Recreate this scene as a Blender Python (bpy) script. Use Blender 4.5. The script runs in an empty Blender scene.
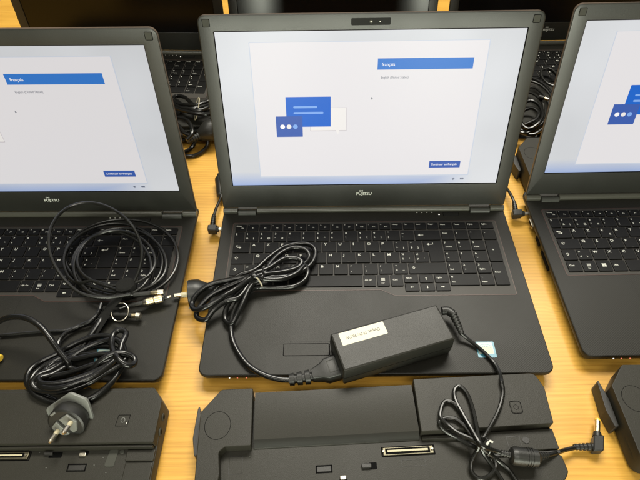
import bpy, bmesh, math, random
from mathutils import Vector, Matrix, Euler
random.seed(7)
S = bpy.context.scene
COL = S.collection
# ------------------------------------------------------------------ camera, world, lights, exposure
cd = bpy.data.cameras.new("camera"); cam = bpy.data.objects.new("camera", cd); COL.objects.link(cam)
CAM = Vector((-0.05372669, -0.26138161, 0.5367869)); FOC = 531.035
cam.location = CAM; cam.rotation_euler = (0.71680821, 0.0125214, -0.00308356)
cd.sensor_width = 36.0; cd.lens = 36.0 * FOC / 640.0; cd.clip_start = 0.01; cd.clip_end = 50
S.camera = cam
w = bpy.data.worlds.new("World"); S.world = w; w.use_nodes = True
nt = w.node_tree
bg = nt.nodes["Background"]
bg.inputs[1].default_value = 1.0
# room: pale ceiling above, dim walls, dark floor
_tc = nt.nodes.new('ShaderNodeTexCoord'); _sp = nt.nodes.new('ShaderNodeSeparateXYZ'); _rp = nt.nodes.new('ShaderNodeValToRGB')
nt.links.new(_tc.outputs['Generated'], _sp.inputs[0]); nt.links.new(_sp.outputs['Z'], _rp.inputs[0]); nt.links.new(_rp.outputs[0], bg.inputs[0])
_e = _rp.color_ramp.elements; _e[0].position = 0.0; _e[0].color = (.03, .027, .022, 1); _e[1].position = 0.95; _e[1].color = (.22, .212, .175, 1)
_m = _rp.color_ramp.elements.new(0.62); _m.color = (.06, .056, .046, 1)
def area(name, loc, target, sx, sy, power, col=(1, 0.955, 0.84)):
    l = bpy.data.lights.new(name, 'AREA'); l.shape = 'RECTANGLE'; l.size = sx; l.size_y = sy
    l.energy = power; l.color = col
    o = bpy.data.objects.new(name, l); COL.objects.link(o); o.location = loc
    o.rotation_euler = (Vector(target) - Vector(loc)).to_track_quat('-Z', 'Y').to_euler()
    return o
area("ceiling_lamp", (0.25, 1.45, 2.35), (0.1, 0.3, 0), 1.7, 0.8, 107)
area("ceiling_lamp", (-0.75, -0.25, 2.4), (-0.1, 0.1, 0), 1.2, 0.35, 11)
area("ceiling_lamp", (0.10, -1.35, 2.35), (0, 0.4, 0.1), 1.2, 0.40, 22)
# two bright windows in the wall behind the photographer
area("window_light", (-0.48, -3.2, 0.42), (-0.30, 0.5, 0.20), 0.55, 1.5, 60, (0.97, 1.0, 0.83))
area("window_light", (0.78, -3.2, 0.42), (0.30, 0.5, 0.20), 0.60, 1.5, 64, (0.97, 1.0, 0.83))
S.view_settings.view_transform = 'Standard'; S.view_settings.look = 'None'
S.view_settings.exposure = 0.0; S.view_settings.gamma = 1.0

# ------------------------------------------------------------------ pixel + height -> point on that level
CR = Euler((0.71680821, 0.0125214, -0.00308356)).to_matrix()
def at(px, py, z):
    d = CR @ Vector(((px - 320) / FOC, -(py - 240) / FOC, -1.0))
    return CAM + d * ((z - CAM.z) / d.z)

# ------------------------------------------------------------------ materials
def new_mat(name):
    m = bpy.data.materials.new(name); m.use_nodes = True
    n = m.node_tree; b = n.nodes["Principled BSDF"]
    return m, n, b
def N(n, t, **kw):
    x = n.nodes.new(t)
    for k, v in kw.items(): setattr(x, k, v)
    return x
def plastic(name, col, rough=0.45, grain=1200, bump=0.15, var=0.12, spec=0.5, blotch=14, rvar=0.08, coat=0):
    m, n, b = new_mat(name)
    tc = N(n, 'ShaderNodeTexCoord')
    n1 = N(n, 'ShaderNodeTexNoise'); n1.inputs['Scale'].default_value = blotch; n1.inputs['Detail'].default_value = 6
    n2 = N(n, 'ShaderNodeTexNoise'); n2.inputs['Scale'].default_value = grain; n2.inputs['Detail'].default_value = 2
    n.links.new(tc.outputs['Object'], n1.inputs['Vector']); n.links.new(tc.outputs['Object'], n2.inputs['Vector'])
    mx = N(n, 'ShaderNodeMix', data_type='RGBA')
    mx.inputs[6].default_value = (*[c * (1 - var) for c in col], 1); mx.inputs[7].default_value = (*[min(1, c * (1 + var)) for c in col], 1)
    n.links.new(n1.outputs['Fac'], mx.inputs[0]); n.links.new(mx.outputs[2], b.inputs['Base Color'])
    mr = N(n, 'ShaderNodeMapRange'); mr.inputs[3].default_value = rough - rvar; mr.inputs[4].default_value = rough + rvar
    n.links.new(n1.outputs['Fac'], mr.inputs[0]); n.links.new(mr.outputs[0], b.inputs['Roughness'])
    bp = N(n, 'ShaderNodeBump'); bp.inputs['Strength'].default_value = bump; bp.inputs['Distance'].default_value = 0.0004
    n.links.new(n2.outputs['Fac'], bp.inputs['Height']); n.links.new(bp.outputs[0], b.inputs['Normal'])
    b.inputs['Specular IOR Level'].default_value = spec
    b.inputs['Coat Weight'].default_value = coat; b.inputs['Coat Roughness'].default_value = 0.15
    return m
def emis(name, col, strength, var=0):
    m, n, b = new_mat(name)
    b.inputs['Base Color'].default_value = (0.01, 0.01, 0.01, 1); b.inputs['Roughness'].default_value = 0.3; b.inputs['Specular IOR Level'].default_value = 0.15
    b.inputs['Emission Color'].default_value = (*col, 1); b.inputs['Emission Strength'].default_value = strength
    return m
def metal(name, col, rough):
    m, n, b = new_mat(name)
    b.inputs['Base Color'].default_value = (*col, 1); b.inputs['Metallic'].default_value = 1
    tc = N(n, 'ShaderNodeTexCoord'); n1 = N(n, 'ShaderNodeTexNoise'); n1.inputs['Scale'].default_value = 400
    n.links.new(tc.outputs['Object'], n1.inputs['Vector'])
    mr = N(n, 'ShaderNodeMapRange'); mr.inputs[3].default_value = rough - .08; mr.inputs[4].default_value = rough + .12
    n.links.new(n1.outputs['Fac'], mr.inputs[0]); n.links.new(mr.outputs[0], b.inputs['Roughness'])
    return m
M = {}
M['body'] = plastic('body_plastic', (0.0095, 0.0092, 0.0078), 0.42, 1500, 0.25, spec=0.30)
M['shell'] = plastic('lid_shell', (0.10, 0.07, 0.05), 0.45, 1200, 0.1)
M['bezel'] = plastic('bezel_plastic', (0.018, 0.0185, 0.0150), 0.39, 1400, 0.25, var=0.06, spec=.62)
M['hinge'] = plastic('hinge_plastic', (0.065, 0.065, 0.052), 0.32, 1400, 0.05)
M['hinge_dark'] = plastic('hinge_block', (0.04, 0.042, 0.036), 0.4, 1400, 0.05)
M['tray'] = plastic('keyboard_tray', (0.036, 0.033, 0.028), 0.48, 1500, 0.15, spec=0.28)
M['trim'] = plastic('tray_trim', (0.055, 0.028, 0.021), 0.45, 900, 0.05)
M['key'] = plastic('key_plastic', (0.0035, 0.0035, 0.0033), 0.45, 1800, 0.15, spec=0.16)
M['legend'] = plastic('key_legend', (0.60, 0.60, 0.54), 0.6, 900, 0.0, var=0.04)
M['seam'] = plastic('seam_black', (0.002, 0.002, 0.002), 0.7, 900, 0.0, spec=.08)
M['rubber'] = plastic('rubber', (0.055, 0.056, 0.047), 0.75, 900, 0.1, spec=.2)
M['glass_black'] = plastic('dark_display', (0.002, 0.002, 0.0022), 0.20, 900, 0.0, spec=0.36, rvar=0.03)
M['logo'] = plastic('logo_print', (0.62, 0.64, 0.58), 0.4, 900, 0.0, var=0.03)
M['cam'] = plastic('camera_bar', (0.010, 0.010, 0.009), 0.5, 900, 0.0, spec=.12)
M['dock'] = plastic('dock_plastic', (0.0195, 0.0182, 0.0128), 0.48, 1300, 0.3, spec=.32)
M['dock_dark'] = plastic('dock_side_plastic', (0.016, 0.015, 0.013), 0.45, 1300, 0.2)
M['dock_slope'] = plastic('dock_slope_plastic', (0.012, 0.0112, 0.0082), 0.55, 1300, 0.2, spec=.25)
M['cable'] = plastic('cable_sheath', (0.006, 0.006, 0.0055), 0.24, 500, 0.08, rvar=0.06)
M['cable_thin'] = plastic('thin_cable_sheath', (0.009, 0.009, 0.0075), 0.27, 500, 0.08, rvar=0.06)
M['plug'] = plastic('plug_plastic', (0.014, 0.014, 0.012), 0.42, 900, 0.15)
M['plug_grey'] = plastic('plug_grey', (0.16, 0.165, 0.15), 0.40, 700, 0.2)
M['brick'] = plastic('adapter_plastic', (0.0150, 0.0144, 0.0108), 0.42, 1400, 0.3, spec=.30)
M['brick_dark'] = plastic('adapter_side', (0.016, 0.016, 0.013), 0.35, 1400, 0.2)
M['paper'] = plastic('label_paper', (0.66, 0.64, 0.52), 0.6, 700, 0.05, var=0.03)
M['ink'] = plastic('label_ink', (0.13, 0.12, 0.10), 0.7, 700, 0.0)
M['fabric'] = plastic('velcro_fabric', (0.012, 0.012, 0.011), 0.95, 900, 1.0, spec=.2)
M['tie'] = plastic('tie_wrap', (0.40, 0.36, 0.25), 0.5, 600, 0.1)
M['brass'] = metal('brass', (0.74, 0.62, 0.40), 0.28)
M['nickel'] = metal('nickel', (0.55, 0.51, 0.42), 0.30)
M['contact'] = metal('contact_plate', (0.17, 0.155, 0.11), 0.36)
M['ivory'] = plastic('pin_sleeve', (0.50, 0.45, 0.30), 0.4, 700, 0.0)
M['yellow'] = plastic('yellow_tip', (0.85, 0.55, 0.06), 0.35, 700, 0.0)
M['stick_blue'] = plastic('sticker_blue', (0.05, 0.22, 0.30), 0.3, 700, 0.0)
M['stick_light'] = plastic('sticker_light', (0.42, 0.50, 0.44), 0.3, 700, 0.0, var=.15)
M['stick_gold'] = plastic('sticker_gold', (0.50, 0.47, 0.28), 0.3, 700, 0.0)
M['led_w'] = emis('led_white', (1, 0.95, 0.85), 1.6)
M['led_r'] = emis('led_red', (1, 0.25, 0.15), 1.0)

def table_mat():
    m, n, b = new_mat('pine_veneer')
    tc = N(n, 'ShaderNodeTexCoord')
    mp = N(n, 'ShaderNodeMapping'); mp.inputs['Scale'].default_value = (1.1, 30, 1)
    n.links.new(tc.outputs['Object'], mp.inputs['Vector'])
    # knots: distort the rings
    vz = N(n, 'ShaderNodeTexVoronoi'); vz.inputs['Scale'].default_value = 5.2
    mk = N(n, 'ShaderNodeMapping'); mk.inputs['Scale'].default_value = (1, 1.8, 1); mk.inputs['Location'].default_value = (0.13, 0.05, 0)
    n.links.new(tc.outputs['Object'], mk.inputs['Vector']); n.links.new(mk.outputs[0], vz.inputs['Vector'])
    big = N(n, 'ShaderNodeTexNoise'); big.inputs['Scale'].default_value = 1.0; big.inputs['Detail'].default_value = 3; big.inputs['Roughness'].default_value = 0.5
    n.links.new(mp.outputs[0], big.inputs['Vector'])
    warp = N(n, 'ShaderNodeTexNoise'); warp.inputs['Scale'].default_value = 4.5; warp.inputs['Detail'].default_value = 2
    n.links.new(tc.outputs['Object'], warp.inputs['Vector'])
    sep = N(n, 'ShaderNodeSeparateXYZ'); n.links.new(tc.outputs['Object'], sep.inputs[0])
    ad = N(n, 'ShaderNodeMath', operation='MULTIPLY_ADD'); ad.inputs[1].default_value = 0.03
    n.links.new(warp.outputs['Fac'], ad.inputs[0]); n.links.new(sep.outputs['Y'], ad.inputs[2])
    kn = N(n, 'ShaderNodeMapRange'); kn.inputs[1].default_value = 0.0; kn.inputs[2].default_value = 0.16; kn.inputs[3].default_value = 0.012; kn.inputs[4].default_value = 0
    n.links.new(vz.outputs['Distance'], kn.inputs[0])
    ad2 = N(n, 'ShaderNodeMath', operation='ADD'); n.links.new(ad.outputs[0], ad2.inputs[0]); n.links.new(kn.outputs[0], ad2.inputs[1])
    cb = N(n, 'ShaderNodeCombineXYZ'); n.links.new(ad2.outputs[0], cb.inputs['Y'])
    wv = N(n, 'ShaderNodeTexWave', bands_direction='Y'); wv.inputs['Scale'].default_value = 58; wv.inputs['Distortion'].default_value = 1.2; wv.inputs['Detail'].default_value = 2
    wv.inputs['Detail Scale'].default_value = 1.2
    wm = N(n, 'ShaderNodeMapping'); n.links.new(cb.outputs[0], wv.inputs['Vector'])
    r1 = N(n, 'ShaderNodeValToRGB'); e = r1.color_ramp.elements
    e[0].position = 0.0; e[0].color = (0.610, 0.335, 0.053, 1); e[1].position = 1.0; e[1].color = (0.675, 0.382, 0.067, 1)
    n.links.new(wv.outputs['Fac'], r1.inputs[0])
    r2 = N(n, 'ShaderNodeValToRGB'); e = r2.color_ramp.elements
    e[0].position = 0.3; e[0].color = (0.84, 0.78, 0.66, 1); e[1].position = 0.58; e[1].color = (1, 1, 1, 1)
    n.links.new(big.outputs['Fac'], r2.inputs[0])
    mu = N(n, 'ShaderNodeMix', data_type='RGBA', blend_type='MULTIPLY'); mu.inputs[0].default_value = 0.75
    n.links.new(r1.outputs[0], mu.inputs[6]); n.links.new(r2.outputs[0], mu.inputs[7])
    # pores: thin short dashes along the grain
    mp3 = N(n, 'ShaderNodeMapping'); mp3.inputs['Scale'].default_value = (18, 620, 1)
    n.links.new(tc.outputs['Object'], mp3.inputs['Vector'])
    por = N(n, 'ShaderNodeTexNoise'); por.inputs['Scale'].default_value = 1; por.inputs['Detail'].default_value = 2
    n.links.new(mp3.outputs[0], por.inputs['Vector'])
    r3 = N(n, 'ShaderNodeValToRGB'); e = r3.color_ramp.elements
    e[0].position = 0.32; e[0].color = (0.72, 0.62, 0.5, 1); e[1].position = 0.5; e[1].color = (1, 1, 1, 1)
    n.links.new(por.outputs['Fac'], r3.inputs[0])
    mu2 = N(n, 'ShaderNodeMix', data_type='RGBA', blend_type='MULTIPLY'); mu2.inputs[0].default_value = 0.5
    n.links.new(mu.outputs[2], mu2.inputs[6]); n.links.new(r3.outputs[0], mu2.inputs[7])
    rk = N(n, 'ShaderNodeValToRGB'); e = rk.color_ramp.elements
    e[0].position = 0.012; e[0].color = (0.42, 0.30, 0.2, 1); e[1].position = 0.045; e[1].color = (1, 1, 1, 1)
    n.links.new(vz.outputs['Distance'], rk.inputs[0])
    mu3 = N(n, 'ShaderNodeMix', data_type='RGBA', blend_type='MULTIPLY'); mu3.inputs[0].default_value = 0.9
    n.links.new(mu2.outputs[2], mu3.inputs[6]); n.links.new(rk.outputs[0], mu3.inputs[7])
    n.links.new(mu3.outputs[2], b.inputs['Base Color'])
    b.inputs['Roughness'].default_value = 0.33
    bp = N(n, 'ShaderNodeBump'); bp.inputs['Strength'].default_value = 0.15; bp.inputs['Distance'].default_value = 0.0003
    n.links.new(por.outputs['Fac'], bp.inputs['Height']); n.links.new(bp.outputs[0], b.inputs['Normal'])
    return m
M['table'] = table_mat()

def palm_mat(name, amount):
    """palm-rest plastic with the fine diagonal ribbing moulded into it"""
    m = plastic(name, (0.0135, 0.0128, 0.0095), 0.46, 1500, 0.25, spec=0.27)
    n = m.node_tree; b = n.nodes["Principled BSDF"]
    tc = N(n, 'ShaderNodeTexCoord'); mp = N(n, 'ShaderNodeMapping'); mp.inputs['Rotation'].default_value = (0, 0, math.radians(-38))
    n.links.new(tc.outputs['Object'], mp.inputs['Vector'])
    wv = N(n, 'ShaderNodeTexWave', bands_direction='Y'); wv.inputs['Scale'].default_value = 180
    n.links.new(mp.outputs[0], wv.inputs['Vector'])
    old = b.inputs['Normal'].links[0].from_socket
    b2 = N(n, 'ShaderNodeBump'); b2.inputs['Strength'].default_value = amount; b2.inputs['Distance'].default_value = 0.0003
    n.links.new(wv.outputs['Fac'], b2.inputs['Height']); n.links.new(old, b2.inputs['Normal']); n.links.new(b2.outputs[0], b.inputs['Normal'])
    return m
M['palm'] = palm_mat('palm_rest_plastic', 0.12)

# ------------------------------------------------------------------ mesh builder
_font = {}
def text_data(s, off=.012):
    k = (s, off)
    if k in _font: return _font[k]
    cu = bpy.data.curves.new('t', 'FONT'); cu.body = s; cu.size = 1.0; cu.resolution_u = 2
    cu.offset = off
    o = bpy.data.objects.new('t', cu); COL.objects.link(o)
    dg = bpy.context.evaluated_depsgraph_get(); me = bpy.data.meshes.new_from_object(o.evaluated_get(dg))
    v = [tuple(x.co) for x in me.vertices]; f = [tuple(p.vertices) for p in me.polygons]
    bpy.data.objects.remove(o); bpy.data.curves.remove(cu); bpy.data.meshes.remove(me)
    _font[k] = (v, f); return _font[k]

def rpoly(pts, seg=5):
    """polygon with rounded corners: pts = (x, y, r)"""
    out = []; n = len(pts)
    for i in range(n):
        p = Vector(pts[i][:2]); r = pts[i][2] if len(pts[i]) > 2 else 0
        a = Vector(pts[i - 1][:2]); c = Vector(pts[(i + 1) % n][:2])
        if r <= 0: out.append((p.x, p.y)); continue
        d1 = (a - p).normalized(); d2 = (c - p).normalized()
        ang = d1.angle(d2); t = r / math.tan(ang / 2)
        t = min(t, (a - p).length * .49, (c - p).length * .49); r2 = t * math.tan(ang / 2)
        ctr = p + (d1 + d2).normalized() * (r2 / math.sin(ang / 2))
        s = p + d1 * t - ctr; e = p + d2 * t - ctr
        a0 = math.atan2(s.y, s.x); a1 = math.atan2(e.y, e.x); da = a1 - a0
        while da > math.pi: da -= 2 * math.pi
        while da < -math.pi: da += 2 * math.pi
        for k in range(seg + 1):
            t_ = a0 + da * k / seg; out.append((ctr.x + r2 * math.cos(t_), ctr.y + r2 * math.sin(t_)))
    return out
def rrect(x0, y0, x1, y1, r, seg=5): return rpoly([(x0, y0, r), (x1, y0, r), (x1, y1, r), (x0, y1, r)], seg)
def inset(poly, d):
    if abs(d) < 1e-9: return list(poly)
    n = len(poly); out = []
    for i in range(n):
        p = Vector(poly[i]); a = Vector(poly[i - 1]); c = Vector(poly[(i + 1) % n])
        e1 = (p - a); e2 = (c - p)
        if e1.length < 1e-9: e1 = e2
        if e2.length < 1e-9: e2 = e1
        n1 = Vector((-e1.y, e1.x)).normalized(); n2 = Vector((-e2.y, e2.x)).normalized()
        m_ = n1 + n2
        if m_.length < 1e-6: m_ = n1.copy()
        m_.normalize(); k = d / max(0.35, m_.dot(n1))
        out.append((p.x + m_.x * k, p.y + m_.y * k))
    return out
def arc_path(pts, sub=8):
    """Catmull-Rom through 3-D points"""
    P = [Vector(p) for p in pts]; out = []
    P = [P[0] * 2 - P[1]] + P + [P[-1] * 2 - P[-2]]
    for i in range(1, len(P) - 2):
        p0, p1, p2, p3 = P[i - 1:i + 3]
        for k in range(sub):
            t = k / sub
            out.append(0.5 * ((2 * p1) + (p2 - p0) * t + (2 * p0 - 5 * p1 + 4 * p2 - p3) * t * t + (3 * p1 - p0 - 3 * p2 + p3) * t ** 3))
    out.append(P[-2]); return out

class MB:
    def __init__(s, X=None): s.v = []; s.f = []; s.m = []; s.X = X or Matrix.Identity(4); s.mats = []
    def mi(s, mat):
        if mat not in s.mats: s.mats.append(mat)
        return s.mats.index(mat)
    def add(s, vs, fs, mat):
        b = len(s.v); s.v += [tuple(s.X @ Vector(v)) for v in vs]; i = s.mi(mat)
        for f in fs: s.f.append(tuple(b + k for k in f)); s.m.append(i)
    def loft(s, rings, mat, cap0=True, cap1=True, mats=None, capmat=None):
        n = len(rings[0]); vs = [p for r in rings for p in r]
        for j in range(len(rings) - 1):
            fs = [(j * n + k, j * n + (k + 1) % n, (j + 1) * n + (k + 1) % n, (j + 1) * n + k) for k in range(n)]
            s.add(vs, [], mat) if False else None
            if j == 0: base = len(s.v); s.v += [tuple(s.X @ Vector(v)) for v in vs]
            i = s.mi((mats or {}).get(j, mat))
            for f in fs: s.f.append(tuple(base + k for k in f)); s.m.append(i)
        i = s.mi(capmat or mat)
        if cap0: s.f.append(tuple(base + k for k in reversed(range(n)))); s.m.append(s.mi(mat))
        if cap1: s.f.append(tuple(base + (len(rings) - 1) * n + k for k in range(n))); s.m.append(i)
    def slab(s, poly, z0, z1, mat, bev=0.0005, bev0=0, capmat=None, capbottom=True):
        """extruded outline with a rounded top edge"""
        R_ = [[(x, y, z0) for x, y in inset(poly, bev0)]]
        if bev0: R_.append([(x, y, z0 + bev0) for x, y in poly])
        R_.append([(x, y, z1 - bev) for x, y in poly])
        if bev:
            R_.append([(x, y, z1 - bev * .3) for x, y in inset(poly, bev * .3)])
            R_.append([(x, y, z1) for x, y in inset(poly, bev)])
        s.loft(R_, mat, capbottom, True, capmat=capmat)
    def sheet(s, poly, z, mat): s.add([(x, y, z) for x, y in poly], [tuple(range(len(poly)))], mat)
    def outline(s, poly, z, wd, mat):
        q = inset(poly, wd); n = len(poly)
        s.add([(x, y, z) for x, y in poly] + [(x, y, z) for x, y in q], [(k, (k + 1) % n, n + (k + 1) % n, n + k) for k in range(n)], mat)
    def tube(s, pts, r, mat, n=10, sub=8, smooth=True, cap=True, flat=None, rf=None):
        P = arc_path(pts, sub) if smooth else [Vector(p) for p in pts]
        Tn = [(P[min(i + 1, len(P) - 1)] - P[max(i - 1, 0)]).normalized() for i in range(len(P))]
        up = Vector((0, 0, 1)); 
        if abs(Tn[0].dot(up)) > .9: up = Vector((0, 1, 0))
        nrm = (up - Tn[0] * up.dot(Tn[0])).normalized(); rings = []
        for i, p in enumerate(P):
            if flat: nrm = up - Tn[i] * up.dot(Tn[i])
            else: nrm = nrm - Tn[i] * nrm.dot(Tn[i])
            nrm = nrm.normalized() if nrm.length > 1e-6 else Tn[i].orthogonal().normalized()
            bn = Tn[i].cross(nrm)
            rr = r if rf is None else rf(i / (len(P) - 1)) * r
            a, b_ = (rr, rr) if not flat else (flat[1] / 2, flat[0] / 2)
            rings.append([p + nrm * a * math.cos(2 * math.pi * k / n) + bn * b_ * math.sin(2 * math.pi * k / n) for k in range(n)])
        s.loft(rings, mat, cap, cap)
    def lathe(s, p0, d, prof, mat, n=20, mats=None, sq=None):
        """profile = (distance along d, radius) from p0; sq=(axis vector, squash) flattens it"""
        p0 = Vector(p0); d = Vector(d).normalized()
        a = d.cross(Vector((0, 0, 1)));
        if a.length < .05: a = d.cross(Vector((0, 1, 0)))
        a.normalize(); b_ = d.cross(a).normalized()
        k2 = sq or 1.0; rings = []
        for (t, r) in prof:
            rings.append([p0 + d * t + a * r * math.cos(2 * math.pi * k / n) - b_ * r * k2 * math.sin(2 * math.pi * k / n) for k in range(n)])
        s.loft(rings, mat, True, True, mats=mats)
    def text(s, t, size, o, mat, ux=(1, 0, 0), uy=(0, 1, 0), sx=1.0, align=0, slant=0, off=.012):
        v, f = text_data(t, off)
        if not v: return
        w_ = max(p[0] for p in v); ux = Vector(ux); uy = Vector(uy); o = Vector(o)
        s.add([o + ux * ((p[0] - w_ * align + slant * p[1]) * size * sx) + uy * (p[1] * size) for p in v], f, mat)
    def build(s, name, parent=None, smooth=True):
        me = bpy.data.meshes.new(name); me.from_pydata(s.v, [], s.f)
        for m in s.mats: me.materials.append(M[m] if isinstance(m, str) else m)
        me.polygons.foreach_set('material_index', s.m)
        if smooth:
            me.polygons.foreach_set('use_smooth', [len(f) <= 4 for f in s.f])
            me.set_sharp_from_angle(angle=math.radians(32))
            me.polygons.foreach_set('use_smooth', [len(f) <= 4 for f in s.f])
        me.update()
        o = bpy.data.objects.new(name, me); COL.objects.link(o)
        if parent: o.parent = parent
        return o
def empty(name, loc=(0, 0, 0), rz=0):
    o = bpy.data.objects.new(name, None); COL.objects.link(o); o.location = loc; o.rotation_euler = (0, 0, rz)
    o.empty_display_size = .02; return o
def tag(o, label, cat, group=None):
    o['label'] = label; o['category'] = cat
    if group: o['group'] = group
    return o

# ------------------------------------------------------------------ table
mb = MB(); mb.slab(rrect(-1.5, -0.42, 1.7, 1.25, .01), -0.03, 0.0, 'table', bev=.002)
t = mb.build('tabletop'); t['kind'] = 'structure'

# ------------------------------------------------------------------ laptop
W, D = 0.3786, 0.256
YH, ZH, LH, DB = 0.2421, 0.022, 0.2501, 0.0383
TILT = 0.22928
ZT = 0.020
mm = 0.001
def arrow(mb, cx, cy, L, ang, z, mat, th=.45 * mm):
    ux = Vector((math.cos(ang), math.sin(ang), 0)); uy = Vector((-ux.y, ux.x, 0)); c = Vector((cx, cy, z))
    pts = [(-L / 2, -th / 2), (L * .1, -th / 2), (L * .1, -L * .28), (L / 2, 0), (L * .1, L * .28), (L * .1, th / 2), (-L / 2, th / 2)]
    mb.add([c + ux * a + uy * b for a, b in pts], [tuple(range(7))], mat)
def ring(mb, cx, cy, rx, ry, z, wd, mat, n=20):
    mb.outline([(cx + rx * math.cos(2 * math.pi * k / n), cy + ry * math.sin(2 * math.pi * k / n)) for k in range(n)], z, wd, mat)

def key_specs():
    K = []                     # (x, y_top, width, height, legend list (text, size, dx, dy), special)
    X0 = -170.5
    def lg(*a): return list(a)
    fn = [('Echap', 'Fn'), ('F1', '*'), ('F2', '-'), ('F3', '+'), ('F4', 'x'), ('F5', 'o'), ('F6', '<'), ('F7', '>'), ('F8', '='), ('F9', '+'), ('F10', '#'), ('F11', '-'), ('F12', '~'), ('Home', ''), ('Fin', ''), ('Inser', ''), ('Suppr', '')]
    x = X0
    for a, b in fn:
        L = [(a, 2.5, 1.6, 4.2)]
        if b: L.append((a, 2.3, 7.0, 8.0) if a[0] == 'F' else (b, 2.5, 8.5, 8.0)); L[0] = (b if a[0] == 'F' else a, 2.5, 1.6, 4.2)
        K.append((x, 216.5, 15.74, 12.6, L, None)); x += 15.74
    for a in ('Num', 'Pause', 'PgUp', 'PgDn'):
        K.append((x, 216.5, 18.0, 12.6, [(a, 2.6, 1.8, 5.2)], None)); x += 18.0
    y = 203.0
    row = [('2', '', ''), ('1', '&', '|'), ('2', 'é', '@'), ('3', '"', '#'), ('4', "'", ''), ('5', '(', ''), ('6', '§', '^'), ('7', 'è', ''), ('8', '!', ''), ('9', 'ç', '{'), ('0', 'à', '}'), ('°', ')', ''), ('_', '-', '')]
    x = X0
    for i, (a, b, c) in enumerate(row):
        w_ = 14.2 if i == 0 else 18.3
        L = [(a, 3.6, 2.0, 5.6)]
        if b: L.append((b, 3.4, 2.0, 12.8))
        if c: L.append((c, 3.2, 10.8, 12.8))
        K.append((x, y, w_, 18.05, L, None)); x += w_
    K.append((x, y, X0 + 267.6 - x, 18.05, [], 'back')); x = X0 + 267.6
    for a in ('Num', '/', '*', '-'):
        K.append((x, y, 18, 18.05, [(a, 3.4 if a != 'Num' else 2.6, 2.4, 7)], None)); x += 18
    y -= 18.05; x = X0
    K.append((x, y, 22.7, 18.05, [], 'tab')); x += 22.7
    for a in 'AZERTYUIOP': K.append((x, y, 18.3, 18.05, [(a, 4.9, 2.4, 6.6)] + ([('€', 3.2, 11, 13)] if a == 'E' else []), None)); x += 18.3
    K.append((x, y, 18.3, 18.05, [('¨', 3.6, 2.4, 6), ('^', 3.6, 2.4, 13), ('[', 3.2, 11, 13)], None)); x += 18.3
    K.append((x, y, 18.3, 18.05, [('*', 4.2, 2.4, 6), ('$', 3.6, 2.4, 13), (']', 3.2, 11, 13)], None)); x += 18.3
    K.append((x, y, X0 + 267.6 - x, 36.1, [], 'enter')); x = X0 + 267.6
    for a, b in (('7', 'Home'), ('8', '^'), ('9', 'PgUp')): K.append((x, y, 18, 18.05, [(a, 3.6, 2, 5.6), (b, 2.6, 3, 12)], None)); x += 18
    K.append((x, y, 18, 36.1, [('+', 4, 6.5, 18)], None))
    y -= 18.05; x = X0
    K.append((x, y, 28.5, 18.05, [], 'caps')); x += 28.5
    for a in 'QSDFGHJKLM': K.append((x, y, 18.3, 18.05, [(a, 4.9, 2.4, 6.6)], 'nub' if a in 'FJ' else None)); x += 18.3
    K.append((x, y, 18.3, 18.05, [('%', 3.6, 2.2, 6), ('ù', 3.6, 2.4, 13), ("'", 3, 11, 13)], None)); x += 18.3
    K.append((x, y, 18.3, 18.05, [('£', 3.6, 2.2, 6), ('µ', 3.6, 2.4, 13), ("`", 3, 11, 13)], None)); x = X0 + 267.6
    for a, b in (('4', '<'), ('5', ''), ('6', '>')): K.append((x, y, 18, 18.05, [(a, 3.6, 2, 5.6)] + ([(b, 2.8, 3, 12)] if b else []), None)); x += 18
    y -= 18.05; x = X0
    K.append((x, y, 18.5, 18.05, [], 'shift')); x += 18.5
    K.append((x, y, 18.3, 18.05, [('>', 3.6, 2.2, 6), ('<', 3.6, 2.4, 13), ("\\", 3, 11, 13)], None)); x += 18.3
    for a in 'WXCVBN': K.append((x, y, 18.3, 18.05, [(a, 4.9, 2.4, 6.6)], None)); x += 18.3
    for a, b, c in (('?', ',', ''), ('.', ';', ''), ('/', ':', ''), ('+', '=', '~')):
        K.append((x, y, 18.3, 18.05, [(a, 3.6, 2.2, 6), (b, 3.8, 2.4, 13)] + ([(c, 3.4, 11, 13)] if c else []), None)); x += 18.3
    K.append((x, y, X0 + 267.6 - x, 18.05, [], 'shift')); x = X0 + 267.6
    for a, b in (('1', 'End'), ('2', 'v'), ('3', 'PgDn')): K.append((x, y, 18, 18.05, [(a, 3.6, 2, 5.6), (b, 2.6, 3, 12)], None)); x += 18
    K.append((x, y, 18, 36.1, [('Enter', 2.7, 2.4, 17)], None))
    y -= 18.05; x = X0
    K.append((x, y, 18.5, 18.05, [('Ctrl', 3.2, 3, 9)], None)); x += 18.5
    K.append((x, y, 18.3, 18.05, [], 'menu')); x += 18.3
    K.append((x, y, 18.3, 18.05, [], 'win')); x += 18.3
    K.append((x, y, 18.3, 18.05, [('Alt', 3.2, 3, 9)], None)); x += 18.3
    K.append((x, y, X0 + 163.4 - x, 18.05, [], None)); x = X0 + 163.4
    K.append((x, y, 16.3, 18.05, [('Alt Gr', 2.7, 2, 9)], None)); x += 16.3
    K.append((x, y, 16.3, 18.05, [], 'menu2')); x += 16.3
    K.append((x, y, 16.3, 18.05, [('Ctrl', 3.0, 3, 9)], None)); x += 16.3
    for i, a in enumerate(('PgUp', 'up', 'PgDn')): K.append((x + i * 18.4, y, 18.4, 13.2, [(a, 2.6, 3, 6.5)] if a != 'up' else [], 'up' if a == 'up' else None))
    for i, a in enumerate(('left', 'down', 'right')): K.append((x + i * 18.4, y - 13.2, 18.4, 12.4, [], a))
    x = X0 + 267.6
    K.append((x, y, 36, 18.05, [('0', 3.8, 2.2, 6), ('Ins', 2.6, 2.6, 13)], None)); x += 36
    K.append((x, y, 18, 18.05, [('.', 4.5, 3, 6), ('Suppr', 2.4, 2.0, 13)], None))
    return K

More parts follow.
